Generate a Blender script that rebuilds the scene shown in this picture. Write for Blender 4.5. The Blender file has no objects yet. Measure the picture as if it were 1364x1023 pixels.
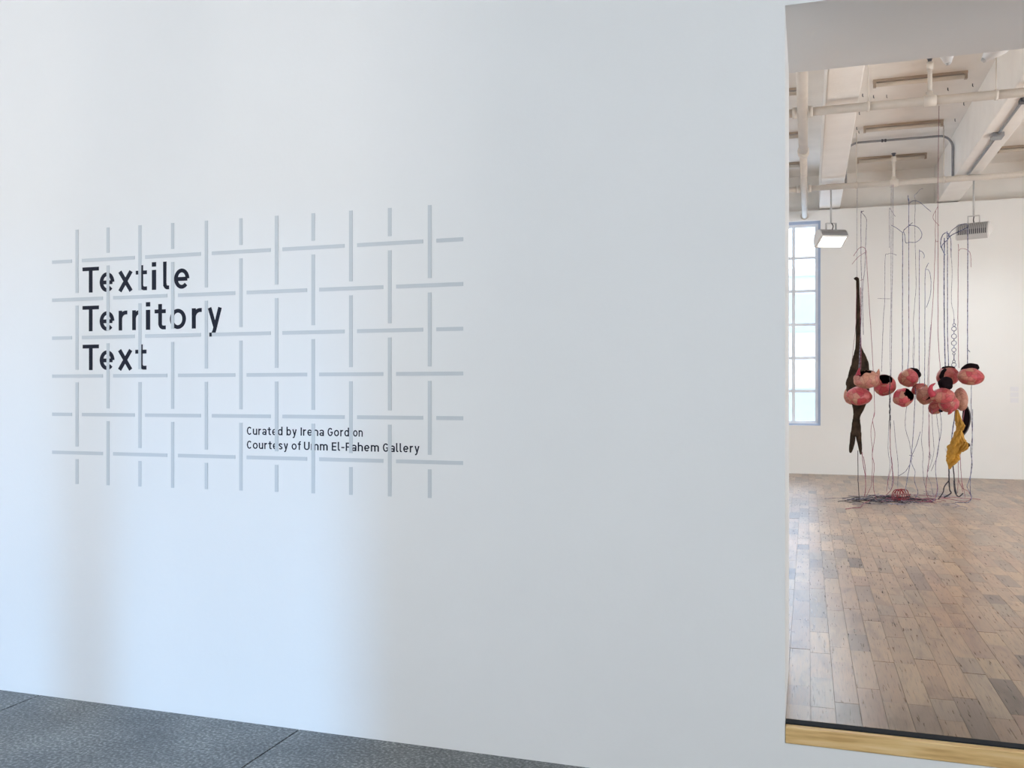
import bpy, bmesh, math, random
from mathutils import Vector, Matrix, noise

random.seed(7)
scene = bpy.context.scene
col = scene.collection

# ------------------------------------------------------------------ camera
F_PX, YAW, CX, CY = 1204.6, 0.316114, 682.0, 521.7
CAM_Y, CAM_Z = -3.788, 1.612
cam_d = bpy.data.cameras.new('camera')
cam_d.sensor_width = 36.0
cam_d.lens = 36.0 * F_PX / 1364.0
cam_d.shift_y = (CY - 511.5) / 1364.0
cam_d.clip_start = 0.05
cam = bpy.data.objects.new('camera', cam_d)
cam.location = (0, CAM_Y, CAM_Z)
cam.rotation_euler = (math.pi / 2, 0, YAW)
col.objects.link(cam)
scene.camera = cam

scene.view_settings.view_transform = 'Standard'
scene.view_settings.look = 'None'
scene.view_settings.gamma = 1.0
scene.view_settings.use_curve_mapping = False
scene.view_settings.exposure = 0.0
scene.cycles.max_bounces = 12
scene.cycles.diffuse_bounces = 6
scene.cycles.caustics_reflective = False
scene.cycles.caustics_refractive = False
scene.cycles.sample_clamp_indirect = 6.0

# ------------------------------------------------------------------ world
world = bpy.data.worlds.new('overcast_sky')
scene.world = world
world.use_nodes = True
bg = world.node_tree.nodes['Background']
bg.inputs['Color'].default_value = (0.72, 0.86, 1.0, 1)
bg.inputs['Strength'].default_value = 7.0


def area(name, loc, target, sx, sy, power, color, portal=False, spread=None):
    l = bpy.data.lights.new(name, 'AREA')
    l.shape = 'RECTANGLE'
    l.size, l.size_y = sx, sy
    l.energy = power
    l.color = color
    if portal:
        l.cycles.is_portal = True
    if spread is not None:
        l.spread = math.radians(spread)
    o = bpy.data.objects.new(name, l)
    o.location = loc
    d = Vector(target) - Vector(loc)
    o.rotation_euler = d.to_track_quat('-Z', 'Y').to_euler()
    col.objects.link(o)
    return o


# lamps added behind and left of the camera to imitate daylight in the hall
area('daylight_fill_side', (-7.35, -3.6, 2.6), (0, -1.4, 2.4), 4.2, 2.8, 165, (1.0, 0.955, 0.92))  # added fill lamp, the left wall has no opening here
area('daylight_fill_rear', (2.2, -8.9, 2.9), (1.6, 0, 2.3), 4.5, 2.6, 268, (0.965, 0.99, 0.985))  # added fill lamp in front of the solid part of the rear wall
area('blue_strip_lamp', (-2.7, -19.0, 7.3), (-2.7, 0, 0.6), 0.45, 3.6, 2900, (0.30, 0.60, 1.0))  # added narrow lamp outdoors, throws the soft bluish patches on the title wall
area('warm_strip_lamp', (-3.1, -19.0, 1.3), (-2.9, 0, 2.8), 0.9, 2.6, 480, (1.0, 0.925, 0.875))  # added narrow lamp outdoors, brightens the upper left of the title wall
# lamps added out of view in the far gallery: side fill and floor bounce
area('gallery_fill_left', (-4.9, 5.6, 2.0), (1.5, 6.9, 3.2), 6.0, 2.8, 200, (0.84, 0.93, 1.0))  # added side fill, no window in this wall
area('gallery_fill_right', (7.4, 4.3, 1.8), (2.0, 6.0, 4.0), 5.0, 2.8, 510, (0.93, 0.97, 1.0))  # added side fill, the right wall is solid too
area('floor_bounce_lamp_left', (-4.7, 6.0, 4.3), (-2.6, 6.2, 0.3), 7.0, 0.8, 160, (1.0, 0.99, 0.97), spread=80)  # added lamp aimed at hidden floor, its bounce brightens the ceiling
area('floor_bounce_lamp_right', (7.2, 5.5, 4.3), (5.4, 5.7, 0.3), 7.0, 0.8, 360, (1.0, 0.99, 0.97), spread=80)  # same added bounce lamp on the right, out of view
area('gallery_window_portal', (-0.39, 12.3, 2.7), (-0.39, 0, 2.7), 1.3, 3.5, 1, (1, 1, 1), portal=True)


# ------------------------------------------------------------------ pixel <-> space
_c, _s = math.cos(YAW), math.sin(YAW)


def ray(x, y):
    t, u = (x - CX) / F_PX, (CY - y) / F_PX
    return Vector((t * _c - _s, _c + t * _s, u))


def at(x, y, Y):
    d = ray(x, y)
    k = (Y - CAM_Y) / d.y
    return Vector((d.x * k, Y, CAM_Z + d.z * k))


def at_z(x, y, Z):
    d = ray(x, y)
    k = (Z - CAM_Z) / d.z
    return Vector((d.x * k, CAM_Y + d.y * k, Z))


def project(p):
    r = p[0] * _c + (p[1] - CAM_Y) * _s
    fw = -p[0] * _s + (p[1] - CAM_Y) * _c
    return CX + F_PX * r / fw, CY - F_PX * (p[2] - CAM_Z) / fw


def m_per_px(x, Y):
    a = at(x, 500, Y)
    fw = -a.x * _s + (Y - CAM_Y) * _c
    return fw / F_PX


# ------------------------------------------------------------------ materials
MATS = {}


def new_mat(name):
    m = bpy.data.materials.new(name)
    m.use_nodes = True
    nt = m.node_tree
    return m, nt, nt.nodes['Principled BSDF']


def N(nt, kind, **kw):
    n = nt.nodes.new(kind)
    for k, v in kw.items():
        setattr(n, k, v)
    return n


def ramp(nt, fac, stops):
    r = N(nt, 'ShaderNodeValToRGB')
    els = r.color_ramp.elements
    while len(els) < len(stops):
        els.new(0.5)
    for e, (p, c) in zip(els, stops):
        e.position = p
        e.color = (*c, 1)
    nt.links.new(fac, r.inputs['Fac'])
    return r.outputs['Color']


def mat(name, base, rough=0.6, var=0.06, scale=6.0, bump=0.0, bump_scale=60.0, metal=0.0, spec=0.5):
    """a painted or plain surface with faint procedural unevenness"""
    if name in MATS:
        return MATS[name]
    m, nt, p = new_mat(name)
    tc = N(nt, 'ShaderNodeTexCoord')
    nz = N(nt, 'ShaderNodeTexNoise')
    nz.inputs['Scale'].default_value = scale
    nz.inputs['Detail'].default_value = 5
    nt.links.new(tc.outputs['Object'], nz.inputs['Vector'])
    lo = tuple(max(0, c * (1 - var)) for c in base)
    hi = tuple(min(1, c * (1 + var)) for c in base)
    nt.links.new(ramp(nt, nz.outputs['Fac'], [(0.3, lo), (0.7, hi)]), p.inputs['Base Color'])
    p.inputs['Roughness'].default_value = rough
    p.inputs['Metallic'].default_value = metal
    p.inputs['Specular IOR Level'].default_value = spec
    if bump:
        n2 = N(nt, 'ShaderNodeTexNoise')
        n2.inputs['Scale'].default_value = bump_scale
        n2.inputs['Detail'].default_value = 4
        nt.links.new(tc.outputs['Object'], n2.inputs['Vector'])
        b = N(nt, 'ShaderNodeBump')
        b.inputs['Strength'].default_value = bump
        b.inputs['Distance'].default_value = 0.01
        nt.links.new(n2.outputs['Fac'], b.inputs['Height'])
        nt.links.new(b.outputs['Normal'], p.inputs['Normal'])
    MATS[name] = m
    return m


def emit_mat(name, color, strength):
    m, nt, p = new_mat(name)
    p.inputs['Base Color'].default_value = (*color, 1)
    p.inputs['Emission Color'].default_value = (*color, 1)
    p.inputs['Emission Strength'].default_value = strength
    return m


def concrete_mat():
    m, nt, p = new_mat('concrete_terrazzo')
    tc = N(nt, 'ShaderNodeTexCoord')
    fine = N(nt, 'ShaderNodeTexNoise'); fine.inputs['Scale'].default_value = 70; fine.inputs['Detail'].default_value = 4
    big = N(nt, 'ShaderNodeTexNoise'); big.inputs['Scale'].default_value = 2.6; big.inputs['Detail'].default_value = 5
    vor = N(nt, 'ShaderNodeTexVoronoi'); vor.inputs['Scale'].default_value = 85
    for n in (fine, big, vor):
        nt.links.new(tc.outputs['Object'], n.inputs['Vector'])
    base = ramp(nt, fine.outputs['Fac'], [(0.34, (0.085, 0.093, 0.100)), (0.50, (0.145, 0.155, 0.162)), (0.66, (0.32, 0.33, 0.33))])
    spots = ramp(nt, vor.outputs['Distance'], [(0.12, (2.4, 2.4, 2.3)), (0.26, (1, 1, 1))])
    cloud = ramp(nt, big.outputs['Fac'], [(0.32, (0.62, 0.63, 0.65)), (0.66, (1.15, 1.15, 1.13))])
    m1 = N(nt, 'ShaderNodeMix', data_type='RGBA', blend_type='MULTIPLY'); m1.inputs[0].default_value = 1
    m2 = N(nt, 'ShaderNodeMix', data_type='RGBA', blend_type='MULTIPLY'); m2.inputs[0].default_value = 0.6
    nt.links.new(base, m1.inputs[6]); nt.links.new(cloud, m1.inputs[7])
    nt.links.new(m1.outputs[2], m2.inputs[6]); nt.links.new(spots, m2.inputs[7])
    nt.links.new(m2.outputs[2], p.inputs['Base Color'])
    p.inputs['Roughness'].default_value = 0.42
    b = N(nt, 'ShaderNodeBump'); b.inputs['Strength'].default_value = 0.12; b.inputs['Distance'].default_value = 0.004
    nt.links.new(fine.outputs['Fac'], b.inputs['Height']); nt.links.new(b.outputs['Normal'], p.inputs['Normal'])
    return m


def wood_mat(name, per_island):
    m, nt, p = new_mat(name)
    tc = N(nt, 'ShaderNodeTexCoord')
    if per_island:
        rnd = N(nt, 'ShaderNodeNewGeometry').outputs['Random Per Island']
    else:
        rnd = N(nt, 'ShaderNodeObjectInfo').outputs['Random']
    geo = N(nt, 'ShaderNodeNewGeometry')
    mul = N(nt, 'ShaderNodeMath', operation='MULTIPLY'); mul.inputs[1].default_value = 57.0
    nt.links.new(rnd, mul.inputs[0])
    comb = N(nt, 'ShaderNodeCombineXYZ')
    nt.links.new(mul.outputs[0], comb.inputs['X']); nt.links.new(mul.outputs[0], comb.inputs['Z'])
    add = N(nt, 'ShaderNodeVectorMath', operation='ADD')
    nt.links.new(geo.outputs['Position'], add.inputs[0]); nt.links.new(comb.outputs[0], add.inputs[1])
    mp = N(nt, 'ShaderNodeMapping'); mp.inputs['Scale'].default_value = (1.0, 0.055, 1.0)
    nt.links.new(add.outputs[0], mp.inputs['Vector'])
    grain = N(nt, 'ShaderNodeTexNoise'); grain.inputs['Scale'].default_value = 130; grain.inputs['Detail'].default_value = 5
    grain.inputs['Distortion'].default_value = 0.5
    mp2 = N(nt, 'ShaderNodeMapping'); mp2.inputs['Scale'].default_value = (1.0, 0.22, 1.0)
    nt.links.new(add.outputs[0], mp2.inputs['Vector'])
    figure = N(nt, 'ShaderNodeTexNoise'); figure.inputs['Scale'].default_value = 11; figure.inputs['Detail'].default_value = 4
    figure.inputs['Distortion'].default_value = 0.9
    nt.links.new(mp.outputs[0], grain.inputs['Vector']); nt.links.new(mp2.outputs[0], figure.inputs['Vector'])
    wear = N(nt, 'ShaderNodeTexNoise'); wear.inputs['Scale'].default_value = 1.1; wear.inputs['Detail'].default_value = 5
    nt.links.new(geo.outputs['Position'], wear.inputs['Vector'])
    tone = ramp(nt, rnd, [(0.0, (0.124, 0.088, 0.070)), (0.06, (0.196, 0.142, 0.109)), (0.12, (0.330, 0.230, 0.152)), (0.28, (0.263, 0.178, 0.124)),
                          (0.45, (0.355, 0.254, 0.174)), (0.58, (0.263, 0.168, 0.120)), (0.70, (0.386, 0.274, 0.174)), (0.80, (0.299, 0.226, 0.165)),
                          (0.91, (0.206, 0.154, 0.122)), (1.0, (0.330, 0.211, 0.135))])
    g = ramp(nt, grain.outputs['Fac'], [(0.34, (0.62, 0.59, 0.57)), (0.50, (1, 1, 1)), (0.75, (1.14, 1.13, 1.11))])
    fg = ramp(nt, figure.outputs['Fac'], [(0.33, (0.62, 0.59, 0.58)), (0.48, (1, 1, 1)), (0.7, (1.10, 1.09, 1.08))])
    wr = ramp(nt, wear.outputs['Fac'], [(0.33, (0.74, 0.75, 0.77)), (0.62, (1.10, 1.10, 1.09))])
    prev = tone
    for c in (g, fg, wr):
        mx = N(nt, 'ShaderNodeMix', data_type='RGBA', blend_type='MULTIPLY'); mx.inputs[0].default_value = 0.85
        nt.links.new(prev, mx.inputs[6]); nt.links.new(c, mx.inputs[7])
        prev = mx.outputs[2]
    nt.links.new(prev, p.inputs['Base Color'])
    rr = N(nt, 'ShaderNodeMapRange'); rr.inputs['To Min'].default_value = 0.22; rr.inputs['To Max'].default_value = 0.38
    nt.links.new(grain.outputs['Fac'], rr.inputs['Value']); nt.links.new(rr.outputs[0], p.inputs['Roughness'])
    b = N(nt, 'ShaderNodeBump'); b.inputs['Strength'].default_value = 0.12; b.inputs['Distance'].default_value = 0.003
    nt.links.new(grain.outputs['Fac'], b.inputs['Height']); nt.links.new(b.outputs['Normal'], p.inputs['Normal'])
    return m


def patchwork_mat(name, stops, scale=15.0):
    m, nt, p = new_mat(name)
    tc = N(nt, 'ShaderNodeTexCoord')
    oi = N(nt, 'ShaderNodeObjectInfo')
    mul = N(nt, 'ShaderNodeMath', operation='MULTIPLY'); mul.inputs[1].default_value = 40
    nt.links.new(oi.outputs['Random'], mul.inputs[0])
    add = N(nt, 'ShaderNodeVectorMath', operation='ADD')
    nt.links.new(tc.outputs['Object'], add.inputs[0]); nt.links.new(mul.outputs[0], add.inputs[1])
    v = N(nt, 'ShaderNodeTexVoronoi'); v.inputs['Scale'].default_value = scale
    e = N(nt, 'ShaderNodeTexVoronoi', feature='DISTANCE_TO_EDGE'); e.inputs['Scale'].default_value = scale
    nz = N(nt, 'ShaderNodeTexNoise'); nz.inputs['Scale'].default_value = 60; nz.inputs['Detail'].default_value = 4
    for n in (v, e, nz):
        nt.links.new(add.outputs[0], n.inputs['Vector'])
    sep = N(nt, 'ShaderNodeSeparateColor'); nt.links.new(v.outputs['Color'], sep.inputs[0])
    c = ramp(nt, sep.outputs[0], stops)
    seam = ramp(nt, e.outputs['Distance'], [(0.0, (0.62, 0.52, 0.52)), (0.08, (1, 1, 1))])
    mott = ramp(nt, nz.outputs['Fac'], [(0.35, (0.82, 0.80, 0.80)), (0.65, (1.1, 1.1, 1.1))])
    prev = c
    for k in (seam, mott):
        mx = N(nt, 'ShaderNodeMix', data_type='RGBA', blend_type='MULTIPLY'); mx.inputs[0].default_value = 0.8
        nt.links.new(prev, mx.inputs[6]); nt.links.new(k, mx.inputs[7]); prev = mx.outputs[2]
    nt.links.new(prev, p.inputs['Base Color'])
    p.inputs['Roughness'].default_value = 0.5
    b = N(nt, 'ShaderNodeBump'); b.inputs['Strength'].default_value = 0.5; b.inputs['Distance'].default_value = 0.006
    nt.links.new(e.outputs['Distance'], b.inputs['Height']); nt.links.new(b.outputs['Normal'], p.inputs['Normal'])
    return m


def thread_mat(name, a, bcol):
    m, nt, p = new_mat(name)
    tc = N(nt, 'ShaderNodeTexCoord')
    nz = N(nt, 'ShaderNodeTexNoise'); nz.inputs['Scale'].default_value = 38; nz.inputs['Detail'].default_value = 2
    nt.links.new(tc.outputs['Object'], nz.inputs['Vector'])
    nt.links.new(ramp(nt, nz.outputs['Fac'], [(0.42, a), (0.58, bcol)]), p.inputs['Base Color'])
    p.inputs['Roughness'].default_value = 0.7
    return m


WALL = mat('wall_paint', (0.80, 0.805, 0.81), 0.75, 0.012, 1.2, 0.05, 40)
WALL_G = mat('gallery_wall_paint', (0.84, 0.845, 0.835), 0.75, 0.015, 1.2, 0.05, 40)
CEIL_G = mat('ceiling_paint_cream', (0.87, 0.84, 0.80), 0.8, 0.04, 2.5, 0.12, 25)
BEAM = mat('beam_paint_white', (0.87, 0.85, 0.82), 0.8, 0.035, 3, 0.15, 30)
PIPE = mat('pipe_paint_cream', (0.65, 0.60, 0.54), 0.6, 0.05, 8, 0.05)
VINYL_GREY = mat('grey_vinyl', (0.565, 0.60, 0.63), 0.6, 0.01, 3)
VINYL_DARK = mat('dark_vinyl', (0.011, 0.014, 0.028), 0.6, 0.03, 3, spec=0.15)
CONCRETE = concrete_mat()
GROUT = mat('joint_dark', (0.03, 0.032, 0.036), 0.9, 0.1)
WOOD = wood_mat('oak_plank', False)
WOOD_FIELD = wood_mat('oak_plank_field', True)
SUBFLOOR = mat('plank_gap_dark', (0.12, 0.09, 0.07), 0.9, 0.1)
STRIP = mat('dark_metal_strip', (0.016, 0.020, 0.026), 0.75, 0.15, 12, spec=0.15)


def oak_nosing_mat():
    m, nt, p = new_mat('yellow_oak_nosing')
    tc = N(nt, 'ShaderNodeTexCoord')
    mp = N(nt, 'ShaderNodeMapping'); mp.inputs['Scale'].default_value = (0.08, 1, 1)
    nt.links.new(tc.outputs['Object'], mp.inputs['Vector'])
    nz = N(nt, 'ShaderNodeTexNoise'); nz.inputs['Scale'].default_value = 55; nz.inputs['Detail'].default_value = 5
    nt.links.new(mp.outputs[0], nz.inputs['Vector'])
    nt.links.new(ramp(nt, nz.outputs['Fac'], [(0.32, (0.56, 0.34, 0.13)), (0.5, (0.74, 0.50, 0.22)), (0.7, (0.82, 0.60, 0.31))]), p.inputs['Base Color'])
    p.inputs['Roughness'].default_value = 0.45
    return m


NOSING = oak_nosing_mat()
FRAME = mat('window_frame_paint', (0.80, 0.85, 0.92), 0.5, 0.04)
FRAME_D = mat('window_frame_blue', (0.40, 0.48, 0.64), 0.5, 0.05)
GALV = mat('galvanised_conduit', (0.30, 0.31, 0.33), 0.4, 0.1, 15, metal=0.6)
DARKFIT = mat('dark_fitting', (0.07, 0.07, 0.085), 0.5, 0.1, 15)
LAMP_GREY = mat('lamp_grey_enamel', (0.52, 0.52, 0.52), 0.45, 0.04)
LAMP_WHITE = mat('lamp_white_enamel', (0.80, 0.80, 0.80), 0.45, 0.03)
LAMP_DARK = mat('lamp_body_recess_shade', (0.27, 0.27, 0.28), 0.5, 0.05)  # darker grey paints in the shade of the recesses between the fins
LAMP_SLOT = mat('lamp_vent_slot', (0.035, 0.04, 0.06), 0.6, 0.05)
BLACK = mat('black_cable', (0.02, 0.02, 0.025), 0.5, 0.05)
LENS = emit_mat('flood_lens_lit', (1.0, 0.98, 0.88), 14.0)
FLUO = mat('fluorescent_tube_off', (0.72, 0.66, 0.58), 0.35, 0.03)
FLUO_H = mat('fluorescent_housing', (0.42, 0.34, 0.27), 0.5, 0.06)

PINK = patchwork_mat('pink_patchwork_skin', [(0.0, (0.414, 0.038, 0.063)), (0.25, (0.486, 0.084, 0.097)), (0.38, (0.450, 0.168, 0.126)),
                                             (0.50, (0.468, 0.244, 0.168)), (0.62, (0.495, 0.071, 0.101)), (0.76, (0.423, 0.193, 0.139)), (0.88, (0.378, 0.042, 0.050)), (1.0, (0.522, 0.126, 0.143))])
BEIGE = patchwork_mat('beige_patchwork_skin', [(0.0, (0.468, 0.210, 0.151)), (0.4, (0.495, 0.260, 0.189)), (0.7, (0.423, 0.176, 0.139)), (1.0, (0.522, 0.185, 0.168))])
RED = mat('crimson_skin', (0.36, 0.025, 0.05), 0.5, 0.2, 20, 0.2)
LINING = mat('black_lining', (0.009, 0.005, 0.007), 0.8, 0.3, 20, 0.3, spec=0.06)
HIDE = mat('dark_brown_hide', (0.034, 0.022, 0.014), 0.7, 0.6, 14, 0.35, 45, spec=0.1)
YELLOW = mat('mustard_cloth', (0.43, 0.225, 0.028), 0.75, 0.3, 7, 0.8, 30)
T_BLUE = thread_mat('navy_yarn', (0.025, 0.030, 0.10), (0.24, 0.26, 0.40))
T_GREY = thread_mat('grey_yarn', (0.12, 0.11, 0.17), (0.36, 0.34, 0.42))
T_RED = thread_mat('wine_yarn', (0.20, 0.03, 0.07), (0.33, 0.13, 0.18))
T_BLACK = thread_mat('black_yarn', (0.014, 0.014, 0.025), (0.05, 0.045, 0.06))
COIL = mat('red_wire', (0.20, 0.010, 0.018), 0.4, 0.1)
CARD = mat('white_card', (0.80, 0.81, 0.84), 0.7, 0.02)
FACADE = mat('pale_facade', (0.30, 0.31, 0.32), 0.8, 0.05, 0.5)
FACADE_W = mat('facade_window', (0.20, 0.22, 0.245), 0.3, 0.05)


# ------------------------------------------------------------------ mesh helpers
class MB:
    def __init__(self):
        self.v, self.f, self.mi = [], [], []

    def quadfaces(self, vs, fs, mi=0):
        o = len(self.v)
        self.v += [tuple(p) for p in vs]
        self.f += [tuple(i + o for i in q) for q in fs]
        self.mi += [mi] * len(fs)

    def box(self, x0, x1, y0, y1, z0, z1, mi=0):
        vs = [(x0, y0, z0), (x1, y0, z0), (x1, y1, z0), (x0, y1, z0), (x0, y0, z1), (x1, y0, z1), (x1, y1, z1), (x0, y1, z1)]
        fs = [(0, 3, 2, 1), (4, 5, 6, 7), (0, 1, 5, 4), (1, 2, 6, 5), (2, 3, 7, 6), (3, 0, 4, 7)]
        self.quadfaces(vs, fs, mi)

    def loft(self, rings, closed_ends=True, mi=0):
        n = len(rings[0])
        o = len(self.v)
        for r in rings:
            self.v += [tuple(p) for p in r]
        fs = []
        for i in range(len(rings) - 1):
            for j in range(n):
                k = (j + 1) % n
                fs.append((o + i * n + j, o + i * n + k, o + (i + 1) * n + k, o + (i + 1) * n + j))
        if closed_ends:
            fs.append(tuple(o + j for j in reversed(range(n))))
            fs.append(tuple(o + (len(rings) - 1) * n + j for j in range(n)))
        self.f += fs
        self.mi += [mi] * len(fs)

    def tube(self, pts, radii, n=8, mi=0, squash=None):
        pts = [Vector(p) for p in pts]
        if not hasattr(radii, '__len__'):
            radii = [radii] * len(pts)
        rings = []
        up = None
        for i, p in enumerate(pts):
            a = pts[max(0, i - 1)]
            b = pts[min(len(pts) - 1, i + 1)]
            t = (b - a).normalized()
            if up is None:
                ref = Vector((0, 1, 0)) if abs(t.y) < 0.9 else Vector((1, 0, 0))
                u = t.cross(ref).normalized()
            else:
                u = (up - t * up.dot(t)).normalized()
            up = u
            w = t.cross(u).normalized()
            rings.append([p + (u * math.cos(2 * math.pi * j / n) + w * math.sin(2 * math.pi * j / n) * (squash or 1)) * radii[i] for j in range(n)])
        self.loft(rings, True, mi)

    def build(self, name, mats, parent=None, smooth=False):
        me = bpy.data.meshes.new(name)
        me.from_pydata(self.v, [], self.f)
        if not isinstance(mats, (list, tuple)):
            mats = [mats]
        for m in mats:
            me.materials.append(m)
        if len(mats) > 1:
            me.polygons.foreach_set('material_index', self.mi)
        if smooth:
            me.polygons.foreach_set('use_smooth', [True] * len(me.polygons))
        me.update()
        bm = bmesh.new(); bm.from_mesh(me)
        bmesh.ops.recalc_face_normals(bm, faces=bm.faces)
        bm.to_mesh(me); bm.free()
        o = bpy.data.objects.new(name, me)
        col.objects.link(o)
        if parent is not None:
            o.parent = parent
            o.matrix_parent_inverse = Matrix.Translation(-parent.location) if parent.rotation_euler.to_quaternion().angle < 1e-6 else parent.matrix_basis.inverted()
        return o


def empty(name, loc=(0, 0, 0)):
    o = bpy.data.objects.new(name, None)
    o.location = loc
    o.empty_display_size = 0.1
    col.objects.link(o)
    return o


def tag(o, label, cat, group=None):
    o['label'] = label
    o['category'] = cat
    if group:
        o['group'] = group
    return o


def struct(o, label=None):
    o['kind'] = 'structure'
    if label:
        o['label'] = label
    return o


def bevel(o, w, seg=2):
    md = o.modifiers.new('bevel', 'BEVEL')
    md.width = w
    md.segments = seg
    md.limit_method = 'ANGLE'
    return o


def smooth_path(pts, per=8, jit=0.0, seed=0):
    """Catmull-Rom through the points"""
    rnd = random.Random(seed)
    pts = [Vector(p) for p in pts]
    if len(pts) == 2:
        pts = [pts[0], pts[0].lerp(pts[1], 0.5), pts[1]]
    P = [pts[0] * 2 - pts[1]] + pts + [pts[-1] * 2 - pts[-2]]
    out = []
    for i in range(1, len(P) - 2):
        p0, p1, p2, p3 = P[i - 1], P[i], P[i + 1], P[i + 2]
        for k in range(per):
            t = k / per
            q = 0.5 * ((2 * p1) + (p2 - p0) * t + (2 * p0 - 5 * p1 + 4 * p2 - p3) * t * t + (3 * p1 - p0 - 3 * p2 + p3) * t ** 3)
            if jit:
                q += Vector((rnd.uniform(-jit, jit), rnd.uniform(-jit, jit), 0))
            out.append(q)
    out.append(pts[-1])
    return out


# ------------------------------------------------------------------ the setting
ZW = 0.275            # timber floor level of the far gallery
OPEN_L, OPEN_R = -0.087, 2.35
LINTEL, THICK = 3.161, 0.812
YB, YU = 11.69, 12.07  # furred back wall, upper back wall
ZB, ZS = 4.58, 5.20    # beam soffit, slab soffit
FX0, FX1, FY0 = -7.5, 5.0, -9.0
GX0, GX1 = -5.0, 7.5

w = MB()
w.box(FX0, OPEN_L, 0, THICK, -0.05, ZS)
w.box(OPEN_R, GX1 + 0.2, 0, THICK, -0.05, ZS)
w.box(OPEN_L, OPEN_R, 0, THICK, LINTEL, ZS)
w.box(OPEN_L, OPEN_R, 0, THICK, -0.05, 0.202)
struct(w.build('wall_front', WALL), 'large white title wall with a wide opening on its right')

# foreground hall shell: side, rear (with tall window slots) and ceiling
w = MB(); w.box(FX0 - 0.2, FX0, FY0, 0.8, -0.05, 4.6); struct(w.build('wall_left', WALL))
w = MB(); w.box(FX1, FX1 + 0.2, FY0, 0, -0.05, 4.6); struct(w.build('wall_right', WALL))
w = MB()
for x0, x1 in ((FX0 - 0.2, -4.6), (-3.225, -3.095), (-2.335, FX1 + 0.2)):
    w.box(x0, x1, FY0 - 0.2, FY0, -0.05, 4.6)
for x0, x1 in ((-4.6, -3.225), (-3.095, -2.335)):
    w.box(x0, x1, FY0 - 0.2, FY0, 4.0, 4.6)
    w.box(x0, x1, FY0 - 0.2, FY0, -0.05, 1.4)
struct(w.build('wall_rear', WALL))
w = MB(); w.box(FX0 - 0.2, FX1 + 0.2, FY0 - 0.2, 0, 4.6, 4.8); struct(w.build('ceiling', WALL))

# concrete floor in slabs
w = MB(); w.box(FX0, FX1, FY0, 0, -0.10, -0.012)
floor = struct(w.build('floor', GROUT), 'grey polished concrete floor in large slabs')
JX = [-3.878 + 1.572 * k for k in range(-3, 7)]
xs = [FX0] + [x for x in JX if FX0 + 0.05 < x < FX1 - 0.05] + [FX1]
for i in range(len(xs) - 1):
    for y0, y1 in ((-3.0, 0.0), (-6.0, -3.0), (-9.0, -6.0)):
        m = MB(); m.box(xs[i] + 0.004, xs[i + 1] - 0.004, y0 + 0.004, y1 - (0.002 if y1 == 0 else 0.004), -0.05, 0.0)
        m.build('slab', CONCRETE, floor)

# far gallery floor
w = MB(); w.box(GX0, GX1, THICK, YB, 0.02, ZW - 0.012); w.box(OPEN_L, OPEN_R, 0.03, THICK, 0.202, ZW - 0.012)
gfloor = struct(w.build('floor_gallery', SUBFLOOR), 'worn oak plank floor of the far gallery')
PW = 0.0985
LENS_SET = [0.27, 0.34, 0.42, 0.50, 0.62]


def plank_mesh(L):
    m = MB()
    g = 0.0007
    m.box(g, PW - g, g, L - g, -0.011, 0.0)
    # small arris on the top edges
    return m


plank_meshes = {}
cells = []
rnd = random.Random(31)
nx0 = int(math.floor((GX0 - OPEN_L) / PW)) + 1
nx1 = int((GX1 - OPEN_L) / PW)
for i in range(nx0, nx1):
    x = OPEN_L + 0.0 + i * PW
    inside = (x >= OPEN_L - 1e-6 and x + PW <= OPEN_R)
    y = 0.078 if inside else THICK
    first = True
    while y < YB - 0.02:
        L = rnd.choice(LENS_SET)
        if first:
            L = rnd.choice([0.18, 0.27, 0.34, 0.5]); first = False
        if y + L > YB - 0.16:
            L = YB - y
        cells.append((x, y, L))
        y += L


def in_view(c):
    px, py = project((c[0] + PW / 2, c[1] + c[2] / 2, ZW))
    return 1046 < px < 1364 and py < 1005


vis = sorted((c for c in cells if in_view(c)), key=lambda c: c[1])
near = set(vis[:298])
rnd = random.Random(5)
field = MB()
for c in cells:
    dz = rnd.uniform(-0.0007, 0.0007)
    if c in near:
        L = round(c[2], 3)
        if L not in plank_meshes:
            o = plank_mesh(L).build('plank', WOOD, gfloor)
            plank_meshes[L] = o.data
        else:
            o = bpy.data.objects.new('plank', plank_meshes[L]); col.objects.link(o); o.parent = gfloor
        o.location = (c[0], c[1], ZW + dz)
    else:
        g = 0.0007
        field.box(c[0] + g, c[0] + PW - g, c[1] + g, c[1] + c[2] - g, ZW - 0.011, ZW + dz)
fo = field.build('plank_surface', WOOD_FIELD, gfloor)
fo['kind'] = 'stuff'

m = MB(); m.box(OPEN_L + 0.002, OPEN_R - 0.002, -0.006, 0.03, 0.204, 0.2705)
nos = bevel(m.build('trim_1', NOSING), 0.004); struct(nos, 'yellow oak nosing along the edge of the raised timber floor')
m = MB(); m.box(OPEN_L + 0.002, OPEN_R - 0.002, 0.031, 0.077, 0.2635, 0.2745)
struct(m.build('trim_2', STRIP), 'dark metal strip between oak nosing and floor planks')

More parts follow.
